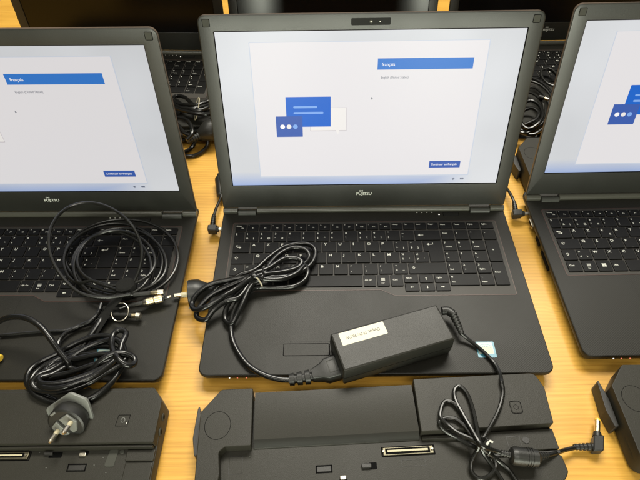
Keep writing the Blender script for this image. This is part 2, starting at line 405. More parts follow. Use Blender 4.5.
def make_key(spec, parent):
    x, yt, w_, h_, legs, sp = spec
    g = 0.85
    x0, x1, y1, y0 = (x + g) * mm, (x + w_ - g) * mm, (yt - g) * mm, (yt - h_ + g) * mm
    cx, cy = (x0 + x1) / 2, (y0 + y1) / 2
    X = Matrix.Translation((-cx, -cy, 0)); mb = MB(X)
    if sp == 'enter':
        nx = x0 + 5.6 * mm
        poly = rpoly([(nx, y0, .9 * mm), (x1, y0, .9 * mm), (x1, y1, .9 * mm), (x0, y1, .9 * mm), (x0, y1 - 16.3 * mm, .9 * mm), (nx, y1 - 17.2 * mm, .5 * mm)], 3)
    else: poly = rrect(x0, y0, x1, y1, .95 * mm, 3)
    zt = 1.5 * mm
    mb.slab(poly, 0, zt, 'key', bev=.38 * mm, capbottom=False)
    z = zt + .05 * mm
    for (tx, s, dx, dy) in legs:
        mb.text(tx, s * mm * 1.06, (x0 + (dx - .6) * mm, y1 - (dy - .8) * mm, z), 'legend', sx=1.12, off=.020)
    if sp == 'back': arrow(mb, x0 + 7 * mm, cy, 7 * mm, math.pi, z, 'legend', .8 * mm)
    if sp == 'enter': arrow(mb, x0 + 8 * mm, y1 - 6 * mm, 7.5 * mm, math.pi, z, 'legend', .7 * mm); mb.add([(x0 + 11.6 * mm, y1 - 3.4 * mm, z), (x0 + 11.6 * mm, y1 - 6 * mm, z), (x0 + 12.4 * mm, y1 - 6 * mm, z), (x0 + 12.4 * mm, y1 - 3.4 * mm, z)], [(0, 1, 2, 3)], 'legend')
    if sp == 'tab':
        arrow(mb, x0 + 6 * mm, y1 - 5.5 * mm, 5.5 * mm, math.pi, z, 'legend', .7 * mm); arrow(mb, x0 + 8 * mm, y1 - 8.2 * mm, 5.5 * mm, 0, z, 'legend', .7 * mm)
    if sp in ('caps', 'shift'):
        c = (x0 + 6 * mm, y1 - 7.2 * mm); s = 2.1 * mm
        p = [(c[0], c[1] + s), (c[0] - s * 1.15, c[1] - .1 * mm), (c[0] - s * .5, c[1] - .1 * mm), (c[0] - s * .5, c[1] - s), (c[0] + s * .5, c[1] - s), (c[0] + s * .5, c[1] - .1 * mm), (c[0] + s * 1.15, c[1] - .1 * mm)]
        mb.outline(p, z, .45 * mm, 'legend')
    if sp in ('menu', 'menu2'):
        bx, by = cx - 2.6 * mm, cy + 3.2 * mm
        for k in range(3): mb.add([(bx, by - k * 1.5 * mm, z), (bx + 4.6 * mm, by - k * 1.5 * mm, z), (bx + 4.6 * mm, by - (k * 1.5 + .8) * mm, z), (bx, by - (k * 1.5 + .8) * mm, z)], [(3, 2, 1, 0)], 'legend')
        mb.text('Fn' if sp == 'menu' else 'Scr', 2.5 * mm, (cx - 2.6 * mm, cy - 4.6 * mm, z), 'legend', sx=1.2)
    if sp == 'win':
        for a in (0, 1):
            for b in (0, 1):
                qx, qy = cx - 2.6 * mm + a * 2.7 * mm, cy - 1.4 * mm + b * 2.5 * mm
                mb.add([(qx, qy, z), (qx + 2.4 * mm, qy, z), (qx + 2.4 * mm, qy + 2.2 * mm, z), (qx, qy + 2.2 * mm, z)], [(0, 1, 2, 3)], 'legend')
    if sp in ('up', 'down', 'left', 'right'):
        arrow(mb, x0 + 8 * mm, cy, 4.2 * mm, {'up': math.pi / 2, 'down': -math.pi / 2, 'left': math.pi, 'right': 0}[sp], z, 'legend', .9 * mm)
    if sp == 'nub': mb.add([(cx - 1.6 * mm, y0 + 1.3 * mm, z), (cx + 1.6 * mm, y0 + 1.3 * mm, z), (cx + 1.6 * mm, y0 + 1.7 * mm, z), (cx - 1.6 * mm, y0 + 1.7 * mm, z)], [(0, 1, 2, 3)], 'tray')
    k = mb.build('key', parent); k.location = (cx, cy, ZT + .0004); return k

def make_display(lid, bright):
    """lit screen: picture built as flat emissive areas on the panel"""
    def e(n, c): return emis(n, c, bright)
    # backdrop with the operating system's own blue-to-white gradient
    m, n, b = new_mat('screen_backdrop')
    tc = N(n, 'ShaderNodeTexCoord'); sp = N(n, 'ShaderNodeSeparateXYZ'); n.links.new(tc.outputs['Object'], sp.inputs[0])
    mr = N(n, 'ShaderNodeMapRange'); mr.inputs[1].default_value = DB; mr.inputs[2].default_value = DB + .020
    nz = N(n, 'ShaderNodeTexNoise'); nz.inputs['Scale'].default_value = 7; n.links.new(tc.outputs['Object'], nz.inputs['Vector'])
    n.links.new(sp.outputs['Z'], mr.inputs[0])
    mrx = N(n, 'ShaderNodeMapRange'); mrx.inputs[1].default_value = .06; mrx.inputs[2].default_value = .14
    n.links.new(sp.outputs['X'], mrx.inputs[0])
    mxx = N(n, 'ShaderNodeMath', operation='MAXIMUM'); n.links.new(mr.outputs[0], mxx.inputs[0]); n.links.new(mrx.outputs[0], mxx.inputs[1])
    cr = N(n, 'ShaderNodeMix', data_type='RGBA'); cr.inputs[6].default_value = (.42, .54, .84, 1); cr.inputs[7].default_value = (.80, .815, .84, 1)
    n.links.new(mxx.outputs[0], cr.inputs[0])
    cr2 = N(n, 'ShaderNodeMix', data_type='RGBA', blend_type='MULTIPLY'); cr2.inputs[0].default_value = .35
    n.links.new(cr.outputs[2], cr2.inputs[6]); n.links.new(nz.outputs['Fac'], cr2.inputs[7])
    sc = N(n, 'ShaderNodeMath', operation='MULTIPLY'); sc.inputs[0].default_value = bright; sc.inputs[1].default_value = 1.06
    n.links.new(cr2.outputs[2], b.inputs['Emission Color']); n.links.new(sc.outputs[0], b.inputs['Emission Strength'])
    b.inputs['Base Color'].default_value = (.01, .01, .01, 1); b.inputs['Roughness'].default_value = .3; b.inputs['Specular IOR Level'].default_value = .15
    backdrop = m
    page = e('screen_page', (.80, .775, .785)); shadow = e('screen_page_shadow', (.60, .65, .74))
    blue = e('screen_blue', (.02, .18, .60)); blue2 = e('screen_blue_dark', (.035, .105, .42)); blue3 = e('screen_bubble_blue', (.0, .125, .60))
    pale = e('screen_pale', (.87, .84, .81)); palesh = e('screen_pale_edge', (.60, .56, .58)); lt = e('screen_light_blue', (.22, .42, .85)); white = e('screen_white', (.95, .95, .95))
    grey = e('screen_text', (.22, .23, .27)); dk = e('screen_icon', (.14, .16, .22))
    # local frame: x right, y up the screen, z towards the viewer
    X = Matrix(((1, 0, 0, -.1721), (0, 0, -1, .0009), (0, 1, 0, DB), (0, 0, 0, 1)))
    mb = MB(X)
    def rc(x0, y0, x1, y1, z, mat, r=0):
        p = [(x0 * mm, y0 * mm), (x1 * mm, y0 * mm), (x1 * mm, y1 * mm), (x0 * mm, y1 * mm)] if r == 0 else rrect(x0 * mm, y0 * mm, x1 * mm, y1 * mm, r * mm, 4)
        mb.sheet(p, z * mm, mat)
    rc(0, 0, 344.2, 193.6, 0, backdrop)
    rc(36.6, 11.4, 306.4, 182.2, .04, shadow, .8)
    rc(37.6, 12.9, 305.2, 181.6, .08, page, .6)
    rc(181.8, 150, 290.8, 162.8, .12, blue)
    mb.text('français', 5.4 * mm, (186.6 * mm, 154.2 * mm, .16 * mm), white, sx=.92)
    mb.text('English (United States)', 4.4 * mm, (186.2 * mm, 139.6 * mm, .12 * mm), grey, sx=.80)
    rc(254, 23, 293.6, 32.4, .12, blue2)
    mb.text('Continuer en français', 4.2 * mm, (256.2 * mm, 26.4 * mm, .16 * mm), white, sx=.90)
    rc(103, 75.2, 147.6, 105.4, .12, palesh, .6); rc(103.4, 76.2, 147, 105, .16, pale, .6)
    mb.add([(134 * mm, 76.6 * mm, .17 * mm), (137.4 * mm, 70.4 * mm, .17 * mm), (138.4 * mm, 76.6 * mm, .17 * mm)], [(0, 1, 2)], pale)
    rc(74.6, 81.2, 128.2, 119, .20, blue3, .5)
    rc(83.4, 105, 112.1, 107.6, .24, lt, 1.2); rc(83.4, 97.8, 119.5, 100.3, .24, lt, 1.2)
    rc(61.6, 68.2, 93.8, 95, .28, blue2, .6)
    for i, cx in enumerate((69.4, 77.2, 85)):
        mb.sheet([(cx * mm + 2.9 * mm * math.cos(a * math.pi / 10), 81.6 * mm + 2.9 * mm * math.sin(a * math.pi / 10)) for a in range(20)], .32 * mm, (white, pale, lt)[i])
    # mouse pointer
    mb.add([(176.2 * mm, 118 * mm, .12 * mm), (176.2 * mm, 114.6 * mm, .12 * mm), (178.4 * mm, 115.2 * mm, .12 * mm)], [(0, 1, 2)], grey)
    # tray icons: accessibility figure and keyboard
    rc(287.1, 4.6, 288.1, 8.2, .12, dk); rc(285.8, 6.9, 289.4, 7.7, .12, dk); rc(296.4, 5.2, 301, 8, .12, dk); rc(297, 5.9, 300.4, 6.4, .16, backdrop)
    return mb.build('display', lid, smooth=False)

def make_laptop(name='laptop'):
    root = empty(name)
    # base
    top = rpoly([(-W / 2, 0, .010), (W / 2, 0, .010), (W / 2, D, .006), (-W / 2, D, .006)], 6)
    mb = MB()
    R_ = []
    for z, d in ((.0025, .009), (.0045, .0055), (.012, .0012), (.0155, .0001), (.0185, 0), (.0195, .0004), (ZT, .0012)):
        R_.append([(x, y, z) for x, y in inset(top, d)])
    mb.loft(R_, 'palm', capmat='palm', mats={0: 'body', 1: 'body', 2: 'body'})
    for sx in (-1, 1):
        for y in (.02, .225): mb.slab(rrect(sx * .16 - .012, y - .004, sx * .16 + .012, y + .004, .003), 0, .004, 'rubber', .0004)
    base = mb.build('base', root)
    # power light dots and front status lights
    mb = MB()
    for k in range(4): mb.slab([(72 * mm + k * 6.7 * mm + .7 * mm * math.cos(a * .785), 236 * mm + .7 * mm * math.sin(a * .785)) for a in range(8)], ZT, ZT + .0002, 'legend', 0)
    mb.slab(rrect(100.3 * mm, 231.4 * mm, 101.9 * mm, 232.8 * mm, .0003), ZT, ZT + .0003, 'led_w', 0)
    mb.build('indicator_light', root)
    mb = MB(); mb.slab(rrect(107 * mm, 229.6 * mm, 127 * mm, 235.2 * mm, .001), ZT - .0002, ZT + .0003, 'body', .0001)
    mb.outline(rrect(106.4 * mm, 229 * mm, 127.6 * mm, 235.8 * mm, .0013), ZT + .0001, .0006, 'seam'); mb.build('power_button', root)
    mb = MB()
    for k, (x, m_) in enumerate(((-156, 'led_w'), (-147.5, 'led_r'), (-138, 'led_r'))):
        mb.lathe((x * mm, .0030, .0138), (0, -1, .1), [(0, .0007), (.003, .0007)], m_, 8)
    mb.build('status_light', root)
    # ports on the left flank
    mb = MB(); X = Matrix.Translation((-W / 2 + .0012, 0, 0)); mb.X = X
    mb.slab(rrect(-.002, .196, .0005, .2105, .0003), .0085, .0135, 'nickel', .0003)
    mb.slab(rrect(-.0022, .1975, -.0018, .209, .0001), .0095, .0125, 'seam', 0)
    mb.build('port', root)
    mb = MB(X); mb.slab(rrect(-.0016, .165, .0005, .179, .0003), .0088, .0135, 'seam', .0003); mb.build('port', root)
    mb = MB(X); mb.slab(rrect(-.0016, .125, .0005, .155, .0003), .0088, .0135, 'seam', .0003); mb.build('vent', root)
    # keyboard tray + keys
    tr = rpoly([(-173.2 * mm, 109.6 * mm, .002), (14 * mm, 109.6 * mm, .004), (30 * mm, 101 * mm, .004), (172.6 * mm, 101 * mm, .002), (172.6 * mm, 219.5 * mm, .002), (-173.2 * mm, 219.5 * mm, .002)], 4)
    mb = MB(); mb.slab(inset(tr, -.0008), ZT - .0005, ZT + .0003, 'trim', 0); mb.slab(tr, ZT - .0004, ZT + .00045, 'tray', .00004)
    kb = mb.build('keyboard', root)
    for sp in key_specs(): make_key(sp, kb)
    # touchpad and buttons
    mb = MB(); q = rrect(-99.5 * mm, 40 * mm, .5 * mm, 104 * mm, .002)
    mb.slab(q, ZT - .0003, ZT + .00012, 'palm', .00004); mb.outline(inset(q, -.0002), ZT + .0002, .0002, 'body'); mb.build('touchpad', root)
    for x0, x1 in ((-99, -49.5), (-48.5, .5)):
        mb = MB(); q = rrect(x0 * mm, 22.8 * mm, x1 * mm, 37 * mm, .001)
        mb.slab(q, ZT - .0003, ZT + .0004, 'palm', .0003); mb.outline(inset(q, -.0006), ZT + .0002, .0007, 'seam'); mb.build('touchpad_button', root)
    # processor sticker
    mb = MB(); q = rrect(111.6 * mm, 18.4 * mm, 131.6 * mm, 37.8 * mm, .0012)
    mb.slab(q, ZT - .0001, ZT + .0002, 'stick_blue', 0); mb.sheet(rrect(112.8 * mm, 22.6 * mm, 129.6 * mm, 36.4 * mm, .001), ZT + .00026, 'stick_light')
    mb.sheet(rrect(118 * mm, 23.4 * mm, 129 * mm, 31.8 * mm, .001), ZT + .00032, 'stick_gold')
    mb.outline([(121.2 * mm + 7 * mm * math.cos(a * .314), 31.6 * mm + 3 * mm * math.sin(a * .314)) for a in range(20)], ZT + .00034, .0004, 'stick_blue')
    mb.text('intel', 4.0 * mm, (117.4 * mm, 30.4 * mm, ZT + .00038), 'stick_blue'); mb.text('CORE i5', 2.6 * mm, (115.4 * mm, 25.4 * mm, ZT + .00038), 'stick_blue'); mb.text('vPro', 2.4 * mm, (119.4 * mm, 19.4 * mm, ZT + .00038), 'stick_light')
    mb.build('sticker', root)
    # hinges: caps, two hinge blocks, long barrel
    def bar(x0, x1, mat, r, name, y=YH, z=ZH, step=0):
        mb = MB(); mb.lathe((x0 * mm, y, z - .0005), (1, 0, 0), [(0, r * .9), (.0006, r), ((x1 - x0) * mm - .0006, r), ((x1 - x0) * mm, r * .9)], mat, 20, sq=1.0)
        if step: mb.slab(rrect(x0 * mm + .0003, y - .0046, x1 * mm - .0003, y + .006, .001), ZT - .002, z + .0008, mat, .0006)
        mb.build(name, root)
    bar(-189, -169.6, 'hinge', .0046, 'hinge_cap'); bar(-144.0, 142.6, 'hinge', .0046, 'hinge_barrel'); bar(170.2, 189, 'hinge', .0046, 'hinge_cap')
    bar(-169.0, -144.6, 'hinge_dark', .0050, 'hinge', y=YH - .0030, z=ZH - .002, step=1); bar(143.2, 169.6, 'hinge_dark', .0050, 'hinge', y=YH - .0030, z=ZH - .002, step=1)
    # lid
    out = rpoly([(-W / 2, .0045, .002), (W / 2, .0045, .002), (W / 2, LH, .0085), (-W / 2, LH, .0085)], 6)
    lx = Matrix(((1, 0, 0, 0), (0, 0, -1, 0), (0, 1, 0, 0), (0, 0, 0, 1)))     # x, up the lid, towards the viewer
    mb = MB(lx)
    R_ = [[(x, y, z) for x, y in inset(out, d)] for z, d in ((-.0068, .004), (-.0060, .0012), (-.0045, .0002), (-.0016, 0), (-.0014, .0005))]
    mb.loft(R_, 'shell', True, False)
    lid = mb.build('screen_lid', root); lid.location = (0, YH, ZH)
    inn = rpoly([(-.1721, DB, .0002), (.1721, DB, .0002), (.1721, DB + .1936, .0002), (-.1721, DB + .1936, .0002)], 6)
    mb = MB(lx)
    R_ = [[(x, y, z) for x, y in inset(out, d)] for z, d in ((-.0014, .0003), (-.0006, .0002), (-.0002, .0006), (0, .0014))]
    R_.append([(x, y, 0) for x, y in inset(inn, -.0012)]); R_.append([(x, y, -.0002) for x, y in inset(inn, -.0009)]); R_.append([(x, y, -.0012) for x, y in inset(inn, -.0002)])
    mb.loft(R_, 'bezel', False, False, mats={4: 'bezel', 5: 'seam'}); mb.build('bezel', lid)
    for sx in (-1, 1):
        mb = MB(lx); q = rrect(sx * .1799 - .0036, .2421 - .0042, sx * .1799 + .0036, .2421 + .0036, .0008)
        mb.slab(q, -.0002, .0006, 'rubber', .0004); mb.outline(inset(q, -.0006), .0001, .0006, 'seam'); mb.build('rubber_bumper', lid)
    mb = MB(lx); mb.slab(rrect(-.0215, DB + .1992, .0215, DB + .2066, .0012), -.0002, .0002, 'cam', .0001)
    mb.sheet([(.0002 + .0019 * math.cos(a * .393), DB + .2028 + .0019 * math.sin(a * .393)) for a in range(16)], .00026, 'rubber')
    mb.sheet([(.0002 + .0009 * math.cos(a * .393), DB + .2028 + .0009 * math.sin(a * .393)) for a in range(16)], .0003, 'legend')
    mb.sheet([(.0100 + .0007 * math.cos(a * .393), DB + .2028 + .0007 * math.sin(a * .393)) for a in range(16)], .0003, 'legend')
    mb.build('webcam', lid)
    mb = MB(lx); mb.text('FUJITSU', .0056, (0, DB - .0160, .0002), 'logo', sx=1.06, align=.5, off=.030)
    mb.tube([(-.0038 + .0023 * math.sin(a * math.pi / 8), DB - .0098 + .0009 * math.sin(a * math.pi / 4) , .0002) for a in range(17)], .00028, 'logo', n=6, sub=2)
    mb.build('logo', lid)
    return root, lid
def kids(o): return [c for c in bpy.data.objects if c.parent == o]
def copy_tree(o, parent=None):
    c = o.copy(); COL.objects.link(c)
    if parent: c.parent = parent
    for ch in kids(o): copy_tree(ch, c)
    return c
G = 'laptops set out in rows on the table'
proto, plid = make_laptop()
lit = []
spots = [  # x, y, rz, lid tilt, brightness (None = off), label
    (0, 0, 0, TILT, 1.0, 'middle open laptop with lit screen, a black power adapter on its palm rest'),
    (-.41594, -.00310, -.00982, .09714, .86, 'open laptop with lit screen at the left, coiled thin cable lying over its keyboard'),
    (.41503, .02024, .00885, .19685, .95, 'open laptop with lit screen cut by the right edge, nothing lying on its keyboard'),
    (-.4290, .4182, -.0501, .1057, None, 'back-row laptop with dark screen behind the left lit laptop'),
    (-.0328, .4300, 0.0, .2023, None, 'back-row laptop with dark screen directly behind the middle lit laptop'),
    (.3690, .4304, .0108, .1868, None, 'back-row laptop with dark screen behind the right lit laptop'),
]
roots = []
for i in range(len(spots)): roots.append(proto if i == 0 else copy_tree(proto))
for (x, y, rz, ti, br, lab), r in zip(spots, roots):
    r.location = (x, y, 0); r.rotation_euler = (0, 0, rz); tag(r, lab, 'laptop', G)
    lid = [c for c in kids(r) if c.name.startswith('screen_lid')][0]; lid.rotation_euler = (-ti, 0, 0)
    if br is None:
        mb = MB(Matrix(((1, 0, 0, -.1721), (0, 0, -1, .0009), (0, 1, 0, DB), (0, 0, 0, 1)))); mb.sheet([(0, 0), (.3442, 0), (.3442, .1936), (0, .1936)], 0, 'glass_black')
        d = mb.build('display', lid, False); d['label'] = 'dark switched-off display'
    else: make_display(lid, br)

# ------------------------------------------------------------------ docking stations
def wall_loft(mb, poly, zs, mat, bev=.0008, side=None):
    mb.slab(poly, zs[0], zs[1], mat, bev=bev)
def dock_a():
    root = empty('docking_station')
    # lower tray with its two arms
    mb = MB()
    body = rpoly([(-.172, -.0975, .012), (.168, -.0990, .012), (.1745, -.090, .004), (.1735, -.076, .001), (.1715, -.074, .001), (.171, -.050, .001), (.171, -.004, .006), (-.155, -.004, .002), (-.172, -.024, .001)], 4)
    mb.slab(body, .002, .0185, 'dock', bev=.001, bev0=.003)
    mb.build('lower_tray', root)
    mb = MB()   # centre strip with sloping front
    P = [(0.0, .0270), (-.047, .0262), (-.0475, .0260), (-.0535, .0200), (-.0545, .0180)]
    x0, x1 = -.1195, .0405
    prof = [(-.0, .004)] + [(y, z) for y, z in P] + [(-.0545, .004)]
    vs = [(x0, y, z) for y, z in prof] + [(x1, y, z) for y, z in prof]; n = len(prof)
    mb.add(vs, [(k, (k + 1) % n, n + (k + 1) % n, n + k) for k in range(n)] + [tuple(reversed(range(n))), tuple(range(n, 2 * n))], 'dock')
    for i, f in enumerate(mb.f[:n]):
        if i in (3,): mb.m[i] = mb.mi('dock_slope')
    mb.build('rear_strip', root)
    lw = rpoly([(-.1715, -.0970, .012), (-.1515, -.0970, .004), (-.1515, -.080, .002), (-.1515, -.059, .0055), (-.146, -.0545, .0), (-.1215, -.0545, .001), (-.1215, .0035, .0015), (-.1535, .0035, .004), (-.1725, -.0195, .001)], 4)
    mb = MB(); mb.slab(lw, .004, .0310, 'dock', bev=.0007)
    ring(mb, -.1545, -.0335, .0128, .0140, .03105, .0005, 'seam', 48)
    mb.build('left_wing', root)
    rw = rpoly([(.0415, -.0500, .001), (.1705, -.0490, .002), (.1735, -.012, .003), (.168, .0045, .007), (.0425, .0045, .0015)], 4)
    mb = MB(); mb.slab(rw, .004, .0310, 'dock', bev=.0007); mb.build('right_wing', root)
    mb = MB(); q = rrect(.1330, -.0375, .1445, -.0245, .0022, 2)
    mb.outline(q, .0312, .0006, 'seam'); mb.slab(inset(q, .0012), .0305, .0314, 'dock', .0002); ring(mb, .1387, -.0310, .0026, .0026, .03146, .0004, 'seam', 16); mb.build('power_button', root)
    # connector, slots, hook
    DX, DY = .0015, .0122
    mb = MB(); mb.slab(rrect(.0038, -.0668, .0522, -.0596, .0006), .0175, .0200, 'contact', .0004)
    mb.slab(rrect(.0060, -.0660, .0490, -.0604, .0004), .0195, .0203, 'seam', .0001); mb.slab(rrect(.0080, -.0640, .0470, -.0622, .0002), .0195, .0209, 'ivory', .0002)
    for x in (.0040, .0510): mb.lathe((x, -.0632, .0195), (0, 0, 1), [(0, .0011), (.0022, .0008)], 'nickel', 10)
    mb.outline(rrect(.0022, -.0680, .0538, -.0584, .0008), .0187, .0012, 'seam'); mb.build('dock_connector', root)
    mb = MB(); mb.outline(rrect(-.0612, -.0795, -.0455, -.0722, .0004), .0187, .0012, 'seam'); mb.slab(rrect(-.0598, -.0781, -.0469, -.0736, .0003), .018, .0188, 'dock_dark', .0001); mb.build('slot', root)
    mb = MB(); mb.slab(rrect(-.0390, -.0865, -.0330, -.0830, .001), .018, .0205, 'nickel', .0005); mb.slab(rrect(-.0398, -.0900, -.0322, -.0860, .0005), .018, .0189, 'seam', .0001); mb.build('latch', root)
    mb = MB(); mb.slab(rrect(-.0105, -.0785, -.0035, -.0722, .0006), .018, .0188, 'seam', .0001); mb.slab(rrect(-.0180, -.0775, -.0085, -.0735, .0012), .018, .0215, 'dock_dark', .0006); mb.build('hook', root)
    mb = MB(); mb.outline(rrect(.0200, -.0775, .0430, -.0715, .0003), .0187, .0003, 'dock_dark'); mb.build('cover_plate', root)
    mb = MB(); mb.slab(rrect(-.1430, -.0760, -.1305, -.0600, .001), .018, .0188, 'dock', .0003); mb.outline(rrect(-.1434, -.0764, -.1301, -.0596, .001), .01865, .0004, 'dock_dark'); mb.slab(rrect(-.1245, -.0615, -.1230, -.0600, .0004), .018, .0192, 'rubber', .0002); mb.build('rubber_pad', root)
    # ledges below the right wing
    mb = MB(); mb.slab(rpoly([(.100, -.0700, .0005), (.1715, -.0700, .001), (.1708, -.0505, .001), (.0425, -.0515, .001), (.0425, -.0545, .001), (.100, -.0560, .001)], 3), .004, .0225, 'dock', bev=.0006)
    mb.outline(rrect(.1235, -.069, .1365, -.056, .001), .0227, .0006, 'dock_dark'); mb.slab(rrect(.1385, -.0640, .1455, -.057, .0034), .022, .0230, 'dock_dark', .0003)
    mb.slab(rpoly([(.100, -.0735, .0005), (.1725, -.0735, .001), (.1720, -.0705, .001), (.100, -.0705, .001)], 3), .004, .0205, 'dock_dark', bev=.0003); mb.build('ledge', root)
    # locking lever along the left flank
    mb = MB(); mb.slab(rpoly([(-.1735, -.056, .001), (-.1730, -.028, .0005), (-.1770, -.006, .0006), (-.1785, -.010, .0006), (-.1805, -.040, .001), (-.1775, -.057, .001)], 3), .001, .0180, 'dock_dark', bev=.0006); mb.build('side_lever', root)
    return root
da = dock_a(); da.location = (-.0060, -.0175, 0); da.rotation_euler = (0, 0, math.radians(2.6))
tag(da, 'dark grey docking station under a tied thin cable, below the middle laptop', 'docking station', 'docking stations in front of laptops')
db = copy_tree(da); db.location = (.4085, .0005, 0); db.rotation_euler = (0, 0, math.radians(0.4))
tag(db, 'docking station cut off by the right edge, below the right lit laptop', 'docking station', 'docking stations in front of laptops')
dc = copy_tree(da); dc.location = (.4080, .3770, 0); dc.rotation_euler = (0, 0, math.radians(0.0))
tag(dc, 'docking station behind the lids, its corner showing between middle and right lit screens', 'docking station', 'docking stations in front of laptops')

def dock_b():
    """second model: power button on a smooth right block, ports on its right flank; origin at the rear right corner"""
    root = empty('docking_station')
    mb = MB(); low = rpoly([(-.330, -.105, .008), (.0035, -.105, .008), (.0042, -.060, .001), (.0030, -.0160, .001), (-.0070, -.003, .001), (-.325, -.003, .002)], 4)
    mb.slab(low, .002, .0200, 'dock', bev=.0008, bev0=.003); mb.build('lower_tray', root)
    mb = MB(); up = rpoly([(-.325, -.0560, .001), (.0030, -.0560, .001), (.0035, -.014, .004), (-.0065, 0, .004), (-.325, 0, .002)], 4)
    R_ = [[(x, y, z) for x, y in inset(up, d)] for z, d in ((.0035, -.001), (.0300, 0), (.0308, .0003), (.0311, .0009))]
    mb.loft(R_, 'dock', mats={0: 'dock'}); mb.sheet([(-.3, -.0035), (-.0105, -.0035), (-.0105, -.0040), (-.3, -.0040)], .03115, 'dock_dark')
    mb.build('rear_block', root)
    mb = MB(); mb.slab(rpoly([(-.325, -.0588, .0005), (.0020, -.0588, .001), (.0020, -.0566, .001), (-.325, -.0566, .001)], 3), .004, .0275, 'dock', bev=.0004); mb.build('step_ledge', root)
    mb = MB(); q = [(-.0375, -.0400), (-.0255, -.0400), (-.0245, -.0285), (-.0365, -.0285)]
    mb.outline(q, .0313, .0005, 'seam'); ring(mb, -.0310, -.034, .0022, .0026, .0314, .0005, 'plug_grey', 16); mb.sheet([(-.0272, -.0375), (-.0262, -.0375), (-.0262, -.0365), (-.0272, -.0365)], .0314, 'legend'); mb.build('power_button', root)
    for y in (-.026, -.041):   # audio jacks
        mb = MB(); mb.lathe((.0034, y, .018), (1, 0, 0), [(0, .0040), (.0010, .0040), (.0012, .0030)], 'rubber', 16); mb.lathe((.0046, y, .018), (1, 0, 0), [(0, .0022), (.0003, .0022)], 'seam', 12); mb.build('audio_jack', root)
    mb = MB(); mb.slab(rrect(-.1650, -.0668, -.1175, -.0600, .0006), .0190, .0222, 'contact', .0004); mb.slab(rrect(-.1600, -.0655, -.1215, -.0612, .0004), .0219, .0225, 'seam', .0001); mb.slab(rrect(-.1585, -.0640, -.1230, -.0628, .0002), .022, .0232, 'ivory', .0002)
    mb.lathe((-.1195, -.0634, .0215), (0, 0, 1), [(0, .0011), (.0022, .0008)], 'nickel', 10); mb.outline(rrect(-.1670, -.0680, -.1160, -.0592, .0006), .0202, .0010, 'seam'); mb.build('dock_connector', root)
    mb = MB(); mb.slab(rrect(-.0985, -.0655, -.0860, -.0600, .0006), .0195, .0203, 'seam', .0001); mb.slab(rrect(-.1030, -.0635, -.0945, -.0605, .0012), .0195, .0228, 'dock_dark', .0006); mb.build('hook', root)
    mb = MB(); mb.outline(rrect(-.0775, -.0785, -.0595, -.0712, .0004), .0202, .0012, 'seam'); mb.slab(rrect(-.0760, -.0771, -.0609, -.0726, .0003), .0195, .0203, 'dock_dark', .0001); mb.build('slot', root)
    mb = MB(); mb.slab(rrect(-.0690, -.0650, -.0625, -.0615, .001), .0195, .0222, 'nickel', .0005); mb.slab(rrect(-.0645, -.0635, -.0610, -.0595, .0003), .0195, .0203, 'seam', 0); mb.build('latch', root)
    mb = MB(); mb.slab(rpoly([(-.0430, -.0745, .002), (-.0335, -.0745, .002), (-.0320, -.0580, .002), (-.0405, -.0580, .002)], 4), .0195, .0208, 'rubber', .0004); mb.build('rubber_pad', root)
    mb = MB(); mb.lathe((-.0285, -.0608, .0195), (0, 0, 1), [(0, .0022), (.0012, .0022), (.0014, .0014)], 'rubber', 14); mb.build('screw', root)
    mb = MB(); mb.slab(rrect(-.0235, -.0700, .0035, -.0592, .0014), .0195, .0222, 'dock', .0008); mb.build('ledge', root)
    mb = MB(); mb.slab(rrect(-.0230, -.104, .0030, -.0712, .0014), .0195, .0215, 'dock', .0008); mb.build('side_panel', root)
    for (x, y) in ((-.109, -.0605), (-.0530, -.0730), (-.0400, -.0800), (-.0980, -.0750), (-.0462, -.0660)):
        mb = MB(); mb.slab(rrect(x, y, x + .0009, y + .0007, .0002), .0198, .0202, 'plug_grey', 0); mb.build('scuff', root)
    return root
dd = dock_b(); dd.location = (-.2215, -.0180, 0); dd.rotation_euler = (0, 0, math.radians(0.3))
tag(dd, 'worn black docking station below the left laptop, a mains plug lying on it', 'docking station', 'docking stations in front of laptops')

# ------------------------------------------------------------------ power adapter on the middle laptop
def pt(px, py, z): return tuple(at(px, py, z * mm))
A0, A1 = at(329, 333.5, .0515), at(436, 304, .0515); A2 = at(457, 338.6, .0515); A3 = at(344, 372, .0515)
ux = ((A1 - A0) + (A2 - A3)).normalized(); ux.z = 0; ux.normalize(); uy = Vector((-ux.y, ux.x, 0))
cen = (A0 + A1 + A2 + A3) / 4; La = ((A1 - A0).length + (A2 - A3).length) / 2; Wa = ((A0 - A3).length + (A1 - A2).length) / 2
pa = empty('power_adapter', (cen.x, cen.y, .0207), math.atan2(ux.y, ux.x))
tag(pa, 'black power adapter with cream label and thin lead, on the middle laptop', 'power adapter')
mb = MB(); hl, hw = La / 2, Wa / 2
pr = rrect(-hl, -hw, hl, hw, .0025, 5)
R_ = [[(x, y, z) for x, y in inset(pr, d)] for z, d in ((0, .003), (.0012, .0012), (.0148, 0), (.0150, .0004), (.0154, .0004), (.0156, 0), (.0292, .0006), (.0304, .0012), (.0308, .0025))]
mb.loft(R_, 'brick', mats={0: 'brick_dark', 1: 'brick_dark', 2: 'seam', 3: 'seam', 4: 'seam', 5: 'brick_dark'}); mb.build('body', pa)
inv = Matrix.Rotation(-math.atan2(ux.y, ux.x), 4, 'Z') @ Matrix.Translation((-cen.x, -cen.y, -.0207))
l0 = inv @ at(338.5, 333.5, .0515); l1 = inv @ at(383, 321.5, .0515); l2 = inv @ at(388, 334, .0515); l3 = inv @ at(342.5, 345.5, .0515)
lx0, lx1 = (l0.x + l3.x) / 2, (l1.x + l2.x) / 2; ly0, ly1 = (l3.y + l2.y) / 2, (l0.y + l1.y) / 2
